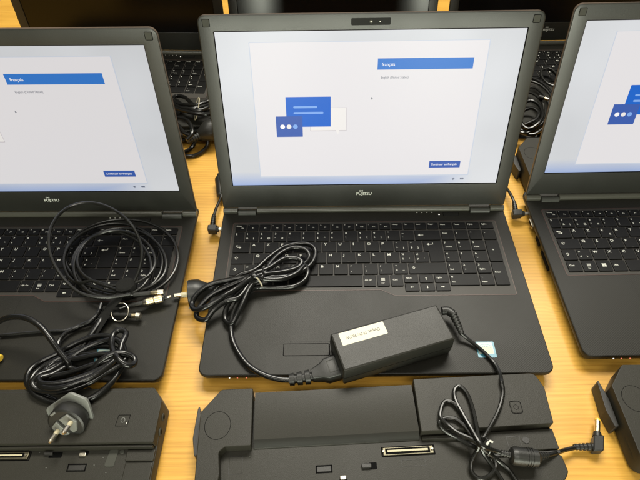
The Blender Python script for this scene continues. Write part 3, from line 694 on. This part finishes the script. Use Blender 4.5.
mb = MB(); mb.slab(rrect(lx0, ly0, lx1, ly1, .0008, 4), .0307, .03095, 'paper', 0)
mb.text('Output: 19.0V; 90.1W', .0052, ((lx0 + lx1) / 2, (ly0 + ly1) / 2 + .0018, .0310), 'ink', ux=(-1, 0, 0), uy=(0, -1, 0), sx=.80, align=.5)
mb.build('output_label', pa)
def relief(mb, p0, p1, r0, r1, mat, ribs=6):
    p0, p1 = Vector(p0), Vector(p1); L = (p1 - p0).length; prof = [(0, r0)]
    for k in range(ribs):
        a = L * (k + .15) / ribs; b = L * (k + .6) / ribs; f = 1 - k / ribs; r = r1 + (r0 - r1) * f
        prof += [(a, r), (b, r), (b + L * .04, r * .80), (a + L * .94 / ribs, r * .80)]
    prof += [(L, r1 * .9)]; mb.lathe(p0, p1 - p0, prof, mat, 14)
def to(pa, pts): 
    i = pa.matrix_world.inverted() if False else (Matrix.Translation(pa.location) @ Matrix.Rotation(pa.rotation_euler.z, 4, 'Z')).inverted()
    return [tuple(i @ Vector(p)) for p in pts]
# DC lead: strain relief, cable, tied loops, ferrite, elbow jack
Z1 = 34
q = to(pa, [pt(442, 311, Z1), pt(453, 314, Z1), pt(462, 334, 30)])
mb = MB(); mb.tube([q[0], ((q[0][0] + q[1][0]) / 2 + .001, (q[0][1] + q[1][1]) / 2 + .002, q[0][2]), q[1]], .0048, 'plug', n=14); mb.lathe(q[1], (Vector(q[1]) - Vector(q[0])), [(-.001, .0048), (.001, .004), (.002, .002)], 'plug', 14)
relief(mb, q[1], q[2], .0047, .0030, 'plug', 7); mb.build('strain_relief', pa)
RT = .0021
def dpts(L): return [pt(430 + a / 4, 360 + b / 4, z) for a, b, z in L]
strand = [pt(461, 333, 30), pt(468, 339, 26), pt(478, 347, 23.5), pt(488, 356, 23), pt(495, 364, 24), pt(500, 374, 28)] + dpts([
    (286, 85, 35), (292, 120, 34), (288, 160, 33.5), (272, 210, 33.5), (245, 262, 34), (220, 305, 35), (200, 335, 34), (192, 350, 31),
    (160, 340, 28), (110, 312, 28), (62, 285, 30), (38, 255, 33.5), (52, 236, 34), (95, 233, 34), (135, 262, 34), (170, 305, 34), (198, 338, 35), (215, 352, 33),
    (250, 385, 28), (262, 425, 24), (240, 462, 22), (200, 475, 22), (168, 450, 22), (165, 410, 25), (185, 368, 30), (195, 345, 35),
    (170, 318, 37), (110, 290, 36), (70, 258, 35), (42, 230, 36), (46, 190, 35), (62, 166, 34), (90, 170, 34), (120, 205, 34), (150, 260, 34), (182, 312, 37), (205, 345, 39),
    (235, 352, 36), (205, 336, 38), (192, 300, 38), (182, 245, 36), (166, 180, 34), (145, 130, 34), (118, 105, 34), (98, 122, 34), (102, 160, 34), (130, 215, 36), (162, 270, 38), (192, 322, 41), (214, 348, 40),
    (255, 362, 33), (285, 372, 30)])
mb = MB(); mb.tube(to(pa, strand), RT, 'cable_thin', n=10, sub=7); mb.build('dc_cable', pa)
s2 = dpts([(200, 338, 37), (225, 365, 32), (268, 398, 26), (315, 440, 22), (350, 490, 21), (400, 560, 12), (500, 600, 4), (640, 560, 3), (560, 640, 3), (420, 620, 10), (350, 560, 21), (300, 500, 21), (262, 440, 23), (222, 385, 28), (205, 352, 33)])
mb = MB(); mb.tube(to(pa, s2), RT, 'cable_thin', n=10, sub=7); mb.build('dc_cable', pa)
q = to(pa, [pt(501, 453, 31), pt(511, 455, 31)])
mb = MB(); relief(mb, q[0], q[1], .0030, .0036, 'plug', 4); mb.build('strain_relief', pa)
q = [Vector(v) for v in to(pa, [pt(510, 455.5, 32), pt(540, 458.5, 30)])]; L = (q[1] - q[0]).length
mb = MB(); pf = [(0, .0050), (.0015, .0075), (.004, .0085)]
for k in range(7): a = .006 + k * (L - .012) / 7; pf += [(a, .0086), (a + .0014, .0086), (a + .0016, .0080 if k > 2 else .0086), (a + .0024, .0080 if k > 2 else .0086)]
pf += [(L - .003, .0080), (L - .001, .006), (L, .004)]; mb.lathe(q[0], q[1] - q[0], pf, 'plug', 22); mb.build('ferrite_core', pa)
q = to(pa, [pt(539, 456, 28), pt(548, 455, 25)])
mb = MB(); relief(mb, q[0], q[1], .0034, .0028, 'plug', 4); mb.build('strain_relief', pa)
mb = MB(); mb.tube(to(pa, [pt(547, 455.5, 25), pt(555, 453.5, 20), pt(565, 450, 12), pt(576, 447.5, 8)]), RT, 'cable_thin'); mb.build('dc_cable', pa)
def dc_elbow(root, tail, corner, tip, metal_mat='brass', tipmat='yellow', r=.0052, name='dc_plug'):
    """right-angle jack: ribbed boot from tail to corner, moulded elbow, barrel"""
    inv_ = (Matrix.Translation(root.location) @ Matrix.Rotation(root.rotation_euler.z, 4, 'Z')).inverted()
    a, c, e = inv_ @ Vector(tail), inv_ @ Vector(corner), inv_ @ Vector(tip)
    mb = MB(); relief(mb, c, a, r * .82, r * .55, 'plug', 6)
    d = (e - c).normalized(); L = (e - c).length
    side = (a - c).normalized()
    rot = Matrix((( -side).to_tuple(), d.to_tuple(), (-side).cross(d).to_tuple())).transposed().to_4x4()
    mb.X = Matrix.Translation(c) @ rot
    bx = rrect(-r * .95, -r * 1.1, r * 1.0, L * .36, r * .30, 4)
    mb.loft([[(x, y, z) for x, y in inset(bx, dd_)] for z, dd_ in ((-r, r * .22), (-r * .8, 0), (r * .8, 0), (r, r * .22))], 'plug')
    mb.X = Matrix.Identity(4)
    mb.lathe(c, d, [(L * .34, r * .86), (L * .50, r * .72), (L * .52, r * .5)], 'plug', 16)
    o = mb.build(name, root)
    mb = MB(); mb.lathe(c, d, [(L * .5, r * .52), (L * .90, r * .52), (L * .93, r * .50)], metal_mat, 16); mb.lathe(c, d, [(L * .93, r * .54), (L * .99, r * .50), (L, r * .36)], tipmat, 16); mb.build('barrel', o)
    return o
dc_elbow(pa, pt(574, 447, 8), pt(597, 447, 8), pt(597.5, 419, 8))
q = to(pa, [pt(486.5, 445, 39)])[0]
mb = MB(); mb.tube([(q[0] + .0065 * math.cos(a * .7) * .55, q[1] + .0065 * math.sin(a * .7), q[2] - .004 + .006 * math.sin(a * .7 + .8)) for a in range(10)], .0009, 'cable_thin', n=8)
mb.tube([(q[0], q[1], q[2]), (q[0] + .004, q[1] + .002, q[2] + .001), (q[0] + .007, q[1] + .001, q[2] - .001)], .0011, 'legend', n=8); mb.build('cable_tie', pa)

# ------------------------------------------------------------------ mains cord on the middle laptop
def schuko(root, back, d, r=.0172, face_r=None, L=.034, pin=.017, roll=0.0):
    """two-pin mains plug: back = centre of the face, d = direction the pins point"""
    inv_ = (Matrix.Translation(root.location) @ Matrix.Rotation(root.rotation_euler.z, 4, 'Z')).inverted()
    c = inv_ @ Vector(back); d = (inv_.to_3x3() @ Vector(d)).normalized()
    mb = MB(); mb.lathe(c, -d, [(0, r * .90), (.001, r), (.008, r), (.013, r * .97), (.018, r * .80), (.026, r * .55), (L, r * .40)], 'plug', 28)
    relief(mb, c - d * L, c - d * (L + .020), r * .38, .0040, 'plug', 5)
    pl = mb.build('plug', root)
    side = d.cross(Vector((0, 0, 1))); side = side.normalized() if side.length > .1 else Vector((1, 0, 0)); upv = side.cross(d).normalized()
    side, upv = side * math.cos(roll) + upv * math.sin(roll), upv * math.cos(roll) - side * math.sin(roll)
    for s in (-1, 1):
        mb = MB(); p = c + side * s * .0095
        mb.lathe(p, d, [(0, .0022), (pin * .45, .0022), (pin * .46, .0024), (pin * .9, .0024), (pin, .0012)], 'nickel', 12, mats={0: 'ivory'}); mb.build('pin', pl)
    for s in (-1, 1):
        mb = MB(Matrix.Translation(c + upv * s * r * .93 - d * .005) @ Matrix((side.to_tuple(), d.to_tuple(), upv.to_tuple())).transposed().to_4x4())
        mb.slab(rrect(-.0030, -.006, .0030, .0060, .0004), -.0012, .0004, 'plug_grey', .0003); mb.build('earth_clip', pl)
    return pl, c, d, side, upv
pc = empty('mains_cable', at(235, 300, .0215)); tag(pc, 'black mains cord bundled over the left keys of the middle laptop', 'power cord')
schuko(pc, pt(189, 294.5, 18), (-1, -.16, .02), L=.030, roll=math.radians(-60))
def cpts(L): return [pt(240 + a / 5.333, 230 + b / 5.333, z) for a, b, z in L]
def gp(L): return [pt(170 + a / 5.333, 235 + b / 5.333, z) for a, b, z in L]
RC = .0031
path = gp([(225, 300, 22), (262, 268, 27), (300, 262, 29)]) + cpts([(0, 240, 31), (80, 212, 31), (150, 150, 30), (235, 92, 30), (330, 72, 30), (388, 88, 30), (402, 130, 29), (372, 190, 29), (290, 238, 31), (200, 252, 34), (130, 252, 36), (60, 300, 36)]) + gp([
    (372, 400, 33), (330, 470, 28), (296, 455, 26), (296, 405, 28), (335, 335, 32), (420, 262, 36)]) + cpts([(110, 262, 40), (160, 180, 38), (220, 122, 36), (290, 94, 35), (352, 108, 34), (368, 150, 32), (330, 190, 30), (250, 215, 31), (150, 235, 34), (70, 262, 36)]) + gp([
    (372, 330, 36), (300, 352, 36), (235, 400, 34), (190, 452, 29), (146, 440, 26), (148, 400, 27), (210, 330, 32), (290, 285, 36), (390, 240, 38)]) + cpts([(80, 230, 42), (150, 205, 40), (230, 155, 37), (295, 150, 35), (330, 172, 33), (300, 205, 33), (220, 225, 35), (120, 238, 40), (50, 262, 42)]) + gp([
    (360, 282, 40), (280, 330, 40), (190, 385, 36), (135, 398, 30), (118, 365, 28), (150, 310, 31), (220, 262, 34), (330, 238, 36), (420, 222, 38)]) + cpts([(70, 245, 44), (130, 262, 39), (220, 262, 35), (300, 232, 33), (345, 190, 31), (362, 225, 28), (345, 268, 27), (290, 300, 26), (200, 308, 27), (110, 305, 30), (60, 318, 31), (10, 365, 31)]) + [
    pt(236, 306, 30), pt(231, 322, 26), pt(232, 338, 24), pt(238, 352, 24), pt(248, 365, 24), pt(262, 374, 23.5), pt(278, 379, 22), pt(291, 380, 22)]
mb = MB(); mb.tube(to(pc, path), RC, 'cable', n=12, sub=7); mb.build('cable', pc)
q = to(pc, [pt(289, 380, 22), pt(313, 376.5, 23)]); mb = MB()
a, b = Vector(q[0]), Vector(q[1]); L = (b - a).length; pf = [(0, .0042)]
for k in range(3): t0 = L * (k * .33 + .02); pf += [(t0, .0062 + k * .0006), (t0 + L * .20, .0066 + k * .0006), (t0 + L * .21, .0044), (t0 + L * .31, .0044)]
mb.lathe(a, b - a, pf + [(L, .007)], 'plug', 16)
e0 = to(pc, [pt(337.5, 367.5, 25)])[0]; d = Vector((ux.x, ux.y, 0)); sd = Vector((-ux.y, ux.x, 0)); e0 = Vector(e0)
def sect(c, w_, h_): return [c + sd * (x) + Vector((0, 0, y)) for x, y in rrect(-w_, -h_, w_, h_, min(w_, h_) * .3, 3)]
b0 = b - Vector((0, 0, .001)); b0.z = e0.z
mb.loft([sect(b0 - d * .001, .0055, .0055), sect(b0.lerp(e0, .35), .0085, .0068), sect(b0.lerp(e0, .55), .0118, .0078), sect(e0, .0122, .0078), sect(e0 + d * .004, .0118, .0074)], 'plug')
mb.outline([(v.x, v.y) for v in [b0.lerp(e0, .62) + sd * .007, b0.lerp(e0, .62) - sd * .007, e0 - d * .002 - sd * .007, e0 - d * .002 + sd * .007]], e0.z + .0081, .0004, 'rubber')
mb.build('appliance_connector', pc)
q = Vector(to(pc, cpts([(100, 255, 36)]))[0]); mb = MB()
mb.tube([q + Vector((.0062 * math.cos(a * .63) + .001 * a * .1, .0125 * math.sin(a * .63), .0115 * math.sin(a * .63 + 1.4) - .002)) for a in range(11)], .0007, 'cable_thin', n=8)
mb.tube([q + Vector((-.001, -.008, .011)), q + Vector((.002, -.011, .010)), q + Vector((.006, -.017, .006))], .0008, 'tie', n=6); mb.build('twist_tie', pc)

# ------------------------------------------------------------------ coiled cable on the left laptop
cc = empty('coiled_cable', at(120, 262, .022)); tag(cc, 'thin black cable coiled in rings over the left laptop keyboard, velcro strap and brass jacks', 'cable')
def lp(L): return [pt(a / 3.048, 190 + b / 3.048, z) for a, b, z in L]
def ringpts(cx, cy, rx, ry, z, a0, a1, n, wob=0, tilt=0):
    o = []
    for k in range(n + 1):
        a = math.radians(a0 + (a1 - a0) * k / n)
        o.append((cx + rx * math.cos(a) + wob * math.sin(2 * a + cx), cy - ry * math.sin(a), z + tilt * math.sin(a)))
    return o
RR = .0019
Lc = [(395, 316, 30), (330, 323, 29)]
Lc += ringpts(376, 208, 172, 118, 28, 235, 572, 14, 6) 
Lc += ringpts(350, 215, 150, 112, 30, 235, 572, 14, 5)
Lc += ringpts(368, 215, 142, 98, 33, 235, 572, 14, 8)
Lc += ringpts(342, 228, 118, 100, 35, 235, 572, 12, 4)
Lc += ringpts(355, 208, 118, 84, 38, 235, 602, 13, 6) + [(392, 316, 38)]
mb = MB(); mb.tube(to(cc, lp(Lc)), RR, 'cable_thin', n=10, sub=6); mb.build('cable', cc)
Lc = [(398, 318, 42), (330, 328, 44), (255, 318, 50), (205, 282, 58), (165, 225, 66), (149, 168, 72), (158, 110, 76), (195, 62, 78), (250, 40, 78), (310, 45, 76), (365, 72, 72), (405, 112, 66), (428, 160, 58), (432, 205, 50), (420, 255, 42), (396, 300, 38), (385, 315, 38)]
mb = MB(); mb.tube(to(cc, lp(Lc)), RR, 'cable_thin', n=10, sub=8); mb.build('cable', cc)
def kp(a, b, z): return pt(80 + a / 4.571, 260 + b / 4.571, z)
# velcro wrap
c = Vector(to(cc, [kp(215, 132, 33)])[0]); mb = MB()
Rz = Matrix.Rotation(math.radians(14), 4, 'Z'); mb.X = Matrix.Translation(c) @ Rz
sec = [(-.0105, -.008), (-.004, -.0115), (.006, -.0105), (.0115, -.004), (.0105, .006), (.004, .0095), (-.006, .0090), (-.0115, .003)]
sec = rpoly([(x, y, .003) for x, y in sec], 3)
mb.loft([[(x * k, y * k, z) for x, y in sec] for z, k in ((-.010, .8), (-.006, 1), (.006, 1.02), (.0095, .92), (.011, .7))], 'fabric')
mb.build('velcro_strap', cc)
mb = MB(); mb.tube(to(cc, [kp(190, 150, 40), kp(165, 185, 38), kp(135, 220, 34), kp(110, 262, 30), kp(75, 315, 27), kp(45, 355, 25)]), .004, 'fabric', n=12, flat=(.0105, .0018)); mb.build('velcro_strap', cc)
def jack(root, p, segs, name='jack'):
    """straight plug through pixel points: segs = list of (fraction, radius, material)"""
    a, b = [Vector(v) for v in to(root, p)]; L = (b - a).length; o = None
    for i, (t0, t1, r0, r1, m_) in enumerate(segs):
        mb = MB(); mb.lathe(a, b - a, [(L * t0, r0 * .9), (L * t0 + .0004, r0), (L * t1 - .0004, r1), (L * t1, r1 * .85)], m_, 18)
        x = mb.build(name if o is None else ('boot' if m_ == 'plug' else 'metal_sleeve'), o or root); o = o or x
    return o
jack(cc, [kp(216, 212, 31), kp(418, 166, 30)], [(.34, .44, .0030, .0042, 'nickel'), (0, .36, .0022, .0030, 'plug'), (.43, .60, .0044, .0044, 'brass'), (.60, .63, .0040, .0040, 'nickel'), (.62, .80, .0050, .0048, 'brass'), (.80, .84, .0040, .0038, 'plug'), (.84, .91, .0024, .0024, 'plug'), (.90, 1, .0019, .0015, 'nickel')])
jack(cc, [kp(245, 160, 33), kp(384, 145, 33)], [(.56, .78, .0026, .0030, 'brass'), (0, .57, .0028, .0030, 'plug'), (.78, 1, .0037, .0034, 'nickel')])
jack(cc, [kp(150, 250, 27), kp(278, 256, 28)], [(.68, .84, .0030, .0030, 'brass'), (0, .70, .0030, .0032, 'plug'), (.84, 1, .0042, .0036, 'nickel')])
mb = MB(); mb.tube(to(cc, [kp(110, 262, 25), kp(130, 250, 26), kp(152, 250, 27)]), RR, 'cable_thin'); mb.tube(to(cc, [kp(-365, 345, 23), kp(-200, 330, 23), kp(-60, 320, 23), kp(20, 290, 23), kp(70, 272, 24), kp(115, 258, 25)]), RR, 'cable_thin'); mb.build('cable', cc)
mb = MB(); q = Vector(to(cc, [kp(183, 238, 32)])[0]); mb.tube([q + Vector((.0095 * math.cos(a * math.pi / 8), .0100 * math.sin(a * math.pi / 8), .0035 * math.sin(a * math.pi / 8))) for a in range(17)], .0008, 'nickel', n=8, sub=3); mb.build('split_ring', cc)
mb = MB(); mb.tube(to(cc, [kp(216, 150, 34), kp(232, 158, 34), kp(250, 160, 33)]), RR, 'cable_thin'); mb.tube(to(cc, [kp(180, 225, 34), kp(200, 218, 32), kp(222, 210, 31)]), RR, 'cable_thin'); mb.build('cable', cc)

# ------------------------------------------------------------------ mains cord bundled at the front of the left laptop
pl = empty('mains_cable', at(85, 375, .0215)); tag(pl, 'thick black mains cord knotted at the front edge of the left laptop, plug facing up', 'power cord')
face = at(65.5, 425, .040); PD = (-.06, -.90, .42)
plug, c, d, side, upv = schuko(pl, face, PD, r=.0178, L=.030, roll=math.radians(-38))
RC2 = .0032
def c8(L): return [pt(40 + a / 3.69, 320 + b / 3.69, z) for a, b, z in L]
path = [tuple(Vector(face) - Vector(PD).normalized() * .050)] + c8([
    (120, 330, 24), (60, 300, 30), (-5, 268, 33), (-45, 240, 32), (-42, 195, 30), (-5, 160, 28), (60, 128, 28), (130, 88, 30), (200, 62, 32), (262, 62, 33), (300, 85, 33), (312, 120, 34), (300, 180, 34), (255, 240, 35), (190, 288, 35), (110, 308, 34), (30, 298, 34), (-30, 262, 36),
    (-30, 215, 36), (10, 175, 34), (80, 140, 33), (160, 128, 35), (235, 135, 37), (290, 148, 38), (318, 138, 39), (300, 160, 40), (250, 190, 40), (180, 232, 40), (90, 262, 40), (0, 258, 40), (-28, 235, 42), (-5, 205, 42), (50, 182, 38),
    (110, 142, 36), (170, 105, 37), (225, 82, 38), (275, 72, 40), (300, 90, 41), (290, 130, 41), (240, 172, 42), (170, 205, 43), (80, 232, 44), (10, 235, 44), (0, 215, 42), (50, 200, 38), (110, 160, 34), (75, 148, 32),
    (30, 178, 34), (-8, 222, 40), (20, 250, 44), (90, 248, 46), (180, 215, 46), (250, 172, 45), (290, 130, 44), (302, 90, 44), (318, 48, 42), (290, 38, 42), (268, 62, 42), (268, 105, 44), (290, 145, 48), (325, 168, 44), (348, 160, 40), (345, 138, 40), (310, 122, 45), (270, 125, 47), (225, 150, 45), (190, 185, 40), (150, 188, 36), (110, 175, 36)]) + [pt(68, 362, 40), pt(60, 352, 46), pt(50, 338, 54), pt(40, 326, 58), pt(26, 318, 60), pt(12, 317, 58), pt(0, 321, 52), pt(-16, 332, 40), pt(-26, 350, 28)]
mb = MB(); mb.tube(to(pl, path), RC2, 'cable', n=12, sub=7); mb.tube(to(pl, c8([(-20, 225, 33), (20, 190, 34), (75, 158, 35), (140, 142, 38), (215, 128, 40), (285, 125, 40), (305, 105, 38)])), RC2, 'cable', n=12)
mb.tube(to(pl, c8([(-25, 240, 36), (30, 215, 37), (110, 195, 39), (190, 168, 42), (250, 150, 43), (296, 120, 42)])), RC2, 'cable', n=12)
mb.tube(to(pl, c8([(0, 200, 30), (60, 150, 30), (120, 118, 32), (190, 100, 33), (255, 98, 34), (300, 120, 34)])), RC2, 'cable', n=12)
mb.build('cable', pl)
# thinner lead looping behind the knot
mb = MB(); mb.tube(to(pl, c8([(90, 135, 26), (68, 115, 26), (70, 80, 26), (95, 50, 26), (140, 25, 26), (185, 5, 28), (215, -25, 30), (228, -60, 30)])), .0024, 'cable', n=10); 
mb.tube(to(pl, c8([(120, 128, 28), (160, 95, 28), (200, 40, 28), (225, 0, 28), (240, -35, 28)])), .0024, 'cable', n=10); mb.build('cable', pl)
# grey flange behind the plug face
d_ = d; fx = Matrix.Translation(c - d_ * .0165) @ Matrix((side.to_tuple(), upv.to_tuple(), d_.to_tuple())).transposed().to_4x4()
mb = MB(fx); mb.slab(rpoly([(-.026, .004, .006), (-.012, -.018, .007), (.014, -.018, .007), (.027, .004, .006), (.018, .020, .005), (-.018, .020, .005)], 5), 0, .0026, 'plug_grey', .0006); mb.build('plug_flange', pl)
mb = MB(Matrix.Translation(c + d_ * .0004) @ Matrix((side.to_tuple(), upv.to_tuple(), d_.to_tuple())).transposed().to_4x4())
mb.slab(rpoly([(-.0140, -.0030, .001), (-.0060, -.0105, .002), (-.0012, -.0105, .001), (-.0012, .0085, .001), (-.0120, .0085, .002)], 3), -.0004, .0016, 'plug_grey', .0005)
mb.slab(rpoly([(.0030, -.0100, .001), (.0105, -.0070, .002), (.0130, .0060, .002), (.0030, .0085, .001)], 3), -.0004, .0016, 'plug_grey', .0005); mb.build('plug_face', pl)

# DC plug end at the left margin
jl = empty('dc_plug', at(-6, 355, .024)); tag(jl, 'black plug with yellow tip on the left laptop palm rest, at the left edge', 'plug')
mb = MB(); mb.lathe(to(jl, [pt(-22, 352, 26)])[0], Vector(to(jl, [pt(1.5, 358.5, 26)])[0]) - Vector(to(jl, [pt(-22, 352, 26)])[0]), [(0, .003), (.012, .0055), (.020, .0058), (.024, .005)], 'plug', 18); mb.build('body', jl)
mb = MB(); mb.lathe(to(jl, [pt(-2, 357.5, 26)])[0], (1, -.25, 0), [(0, .0038), (.0035, .0038), (.004, .003)], 'yellow', 16); mb.build('tip', jl)

# ------------------------------------------------------------------ DC leads plugged into the left flanks
def side_lead(lab, tail, corner, tip, path, ferrite=None):
    root = empty('dc_cable', Vector((corner[0], corner[1], 0))); tag(root, lab, 'cable')
    dc_elbow(root, tail, corner, tip, 'nickel', 'nickel', r=.0050)
    mb = MB(); mb.tube(to(root, path), RT, 'cable_thin'); mb.build('cable', root)
    if ferrite:
        a, b = [Vector(v) for v in to(root, ferrite)]; L = (b - a).length
        mb = MB(); mb.lathe(a, b - a, [(-.006, .0028), (0, .004), (.0015, .0066), (.003, .0070), (L - .003, .0070), (L - .0015, .0066), (L, .004), (L + .008, .0028)], 'plug', 18); mb.build('ferrite_core', root)
tipC = (-W / 2 + .004, .2165, .0125); cC = at(212.5, 228, .0125)
side_lead('thin black DC lead with elbow plug in the left side of the middle laptop', pt(214, 215, 12.5), (cC.x, .2165, .0125), tipC,
          [pt(214, 216, 12.5), pt(216, 209, 12), pt(219.5, 201, 11), pt(222, 193, 10), pt(223, 186, 10), pt(224, 170, 9), pt(232, 150, 4), pt(260, 140, 3), pt(300, 138, 3)], (pt(221.8, 196, 10), pt(219.5, 178, 10)))
cR = at(516, 214, .0125); RXL = .41503 - W / 2
side_lead('thin black DC lead with elbow plug in the left side of the right laptop', pt(514, 202, 14), (cR.x, cR.y, .0125), (RXL + .004, cR.y + .001, .0125),
          [pt(514.5, 203, 14), pt(512, 197, 14), pt(508.5, 191, 13), pt(503, 184, 10), pt(495, 176, 5), pt(480, 168, 3), pt(450, 160, 3)])

# ------------------------------------------------------------------ leads and adapters in the gaps behind
ga = empty('power_adapter', at(192, 128, .0)); tag(ga, 'black power adapter under bundled leads, in the gap between left and middle screens', 'power adapter')
q0, q1 = to(ga, [pt(180, 111, 26), pt(209, 126, 26)])
mb = MB(); mb.slab(rrect(q0[0], q1[1], q1[0] + .03, q0[1], .003), .0012, .026, 'brick', .0012, bev0=.0012); mb.build('body', ga)
gc = empty('mains_cable', at(190, 110, .02)); tag(gc, 'bundled black mains cord with beige tie, between the left and middle screens', 'power cord')
def g2(L): return [pt(160 + a / 6, 90 + b / 6, z) for a, b, z in L]
mb = MB()
mb.tube(to(gc, g2([(20, 150, 30), (80, 110, 38), (140, 125, 40), (215, 140, 42), (290, 145, 40), (350, 130, 36), (370, 100, 34), (340, 80, 36), (290, 90, 40), (215, 110, 44), (140, 110, 42), (90, 90, 38), (70, 60, 34), (100, 35, 32), (150, 45, 34), (190, 80, 40), (225, 115, 44), (280, 120, 42), (350, 100, 40), (300, 68, 42), (215, 90, 46), (120, 85, 40), (60, 60, 36), (20, 90, 32)])), RC, 'cable', n=10)
mb.tube(to(gc, g2([(40, 30, 30), (95, 60, 34), (150, 100, 40), (215, 128, 44), (300, 100, 44), (360, 60, 36)])), RC, 'cable', n=10); mb.build('cable', gc)
mb = MB(); mb.tube(to(gc, g2([(110, 165, 38), (160, 180, 40), (188, 220, 40), (192, 262, 38), (160, 300, 34)])), RC, 'cable', n=10); mb.tube(to(gc, g2([(90, 190, 38), (120, 225, 38), (150, 262, 37), (190, 275, 36)])), RC, 'cable', n=10)
mb.tube(to(gc, g2([(60, 330, 10), (120, 285, 14), (170, 258, 20), (220, 250, 24), (265, 262, 22), (286, 300, 14), (280, 340, 7), (240, 378, 4), (190, 395, 4), (130, 390, 4), (70, 360, 4)])), RC, 'cable', n=10)
mb.tube(to(gc, g2([(120, 310, 8), (180, 280, 12), (215, 270, 20), (215, 300, 14), (190, 345, 6), (140, 375, 5), (80, 385, 9)])), RC, 'cable', n=10); mb.build('cable', gc)
q = Vector(to(gc, g2([(222, 112, 42)]))[0]); mb = MB(); mb.tube([q + Vector((.0045 * math.cos(a * .63) + .0015 * math.sin(a * .63), .014 * math.sin(a * .63), .012 * math.cos(a * .63 - .9))) for a in range(11)], .0010, 'tie', n=8); mb.build('cable_tie', gc)
schuko(gc, g2([(330, 230, 26)])[0], (.8, .5, .1), r=.0165, L=.028)

gd = empty('dc_cable', at(535, 95, .02)); tag(gd, 'coiled thin black lead with brass tip, between the middle and right screens', 'cable')
def g5(L): return [pt(500 + a / 5.333, 20 + b / 5.333, z) for a, b, z in L]
mb = MB()
mb.tube(to(gd, g5([(120, 330, 30), (175, 330, 34), (220, 350, 36), (258, 385, 37), (276, 420, 37), (280, 470, 35), (262, 520, 32), (220, 560, 30), (160, 575, 28), (100, 560, 28), (60, 500, 28), (80, 420, 30), (130, 375, 33), (170, 358, 36), (210, 378, 38), (240, 412, 38), (258, 450, 37), (255, 500, 35), (225, 550, 33), (170, 590, 28), (110, 585, 26), (70, 540, 26), (70, 450, 30), (110, 395, 34), (150, 385, 36), (190, 402, 38), (222, 435, 38), (232, 480, 36), (210, 540, 34), (150, 600, 28), (90, 600, 20)])), RT, 'cable_thin', n=10)
mb.tube(to(gd, g5([(215, 280, 32), (235, 260, 33), (270, 265, 34), (305, 300, 34), (310, 335, 34), (285, 350, 33), (250, 335, 33), (225, 305, 33), (222, 270, 34), (262, 258, 36), (300, 285, 37), (320, 330, 36)])), RT, 'cable_thin', n=10)
mb.build('cable', gd)
mb = MB(); mb.tube(to(gd, g5([(110, 600, 24), (180, 610, 26), (250, 560, 30), (310, 520, 32), (345, 470, 34)])), RC * .9, 'cable', n=10); mb.tube(to(gd, g5([(100, 625, 12), (180, 625, 14), (240, 612, 16), (310, 585, 18), (350, 560, 20)])), RC * .9, 'cable', n=10); mb.tube(to(gd, g5([(110, 455, 34), (160, 430, 36), (205, 450, 38), (228, 500, 38), (205, 550, 36), (150, 580, 32), (110, 540, 32), (120, 490, 34), (170, 470, 38), (205, 495, 38), (190, 530, 36), (130, 560, 34)])), RC * .9, 'cable', n=10); mb.tube(to(gd, g5([(120, 300, 30), (180, 315, 34), (240, 350, 37), (285, 410, 38), (310, 480, 36)])), RC * .9, 'cable', n=10); mb.build('cable', gd)
q = [Vector(v) for v in to(gd, g5([(238, 418, 44), (262, 426, 44)]))]
mb = MB(); mb.lathe(q[0] - (q[1] - q[0]) * 1.2, q[1] - q[0], [(0, .0030), (.006, .0036), (.008, .0030)], 'plug', 14); mb.lathe(q[0], q[1] - q[0], [(0, .0030), (.0058, .0030), (.0065, .0022)], 'brass', 14); mb.build('jack', gd)
ge = empty('power_adapter', at(533, 110, .0)); tag(ge, 'black power adapter lying under the coiled lead, between the middle and right screens', 'power adapter')
q0, q1 = to(ge, [pt(508, 95, 26), pt(548, 124, 26)])
mb = MB(); mb.slab(rpoly([(q0[0], q1[1], .003), (q1[0], q1[1] + .004, .003), (q1[0] + .01, q0[1] - .012, .003), (q0[0] + .01, q0[1] - .008, .003)], 4), .0012, .026, 'brick', .0012, bev0=.0012); mb.build('body', ge)
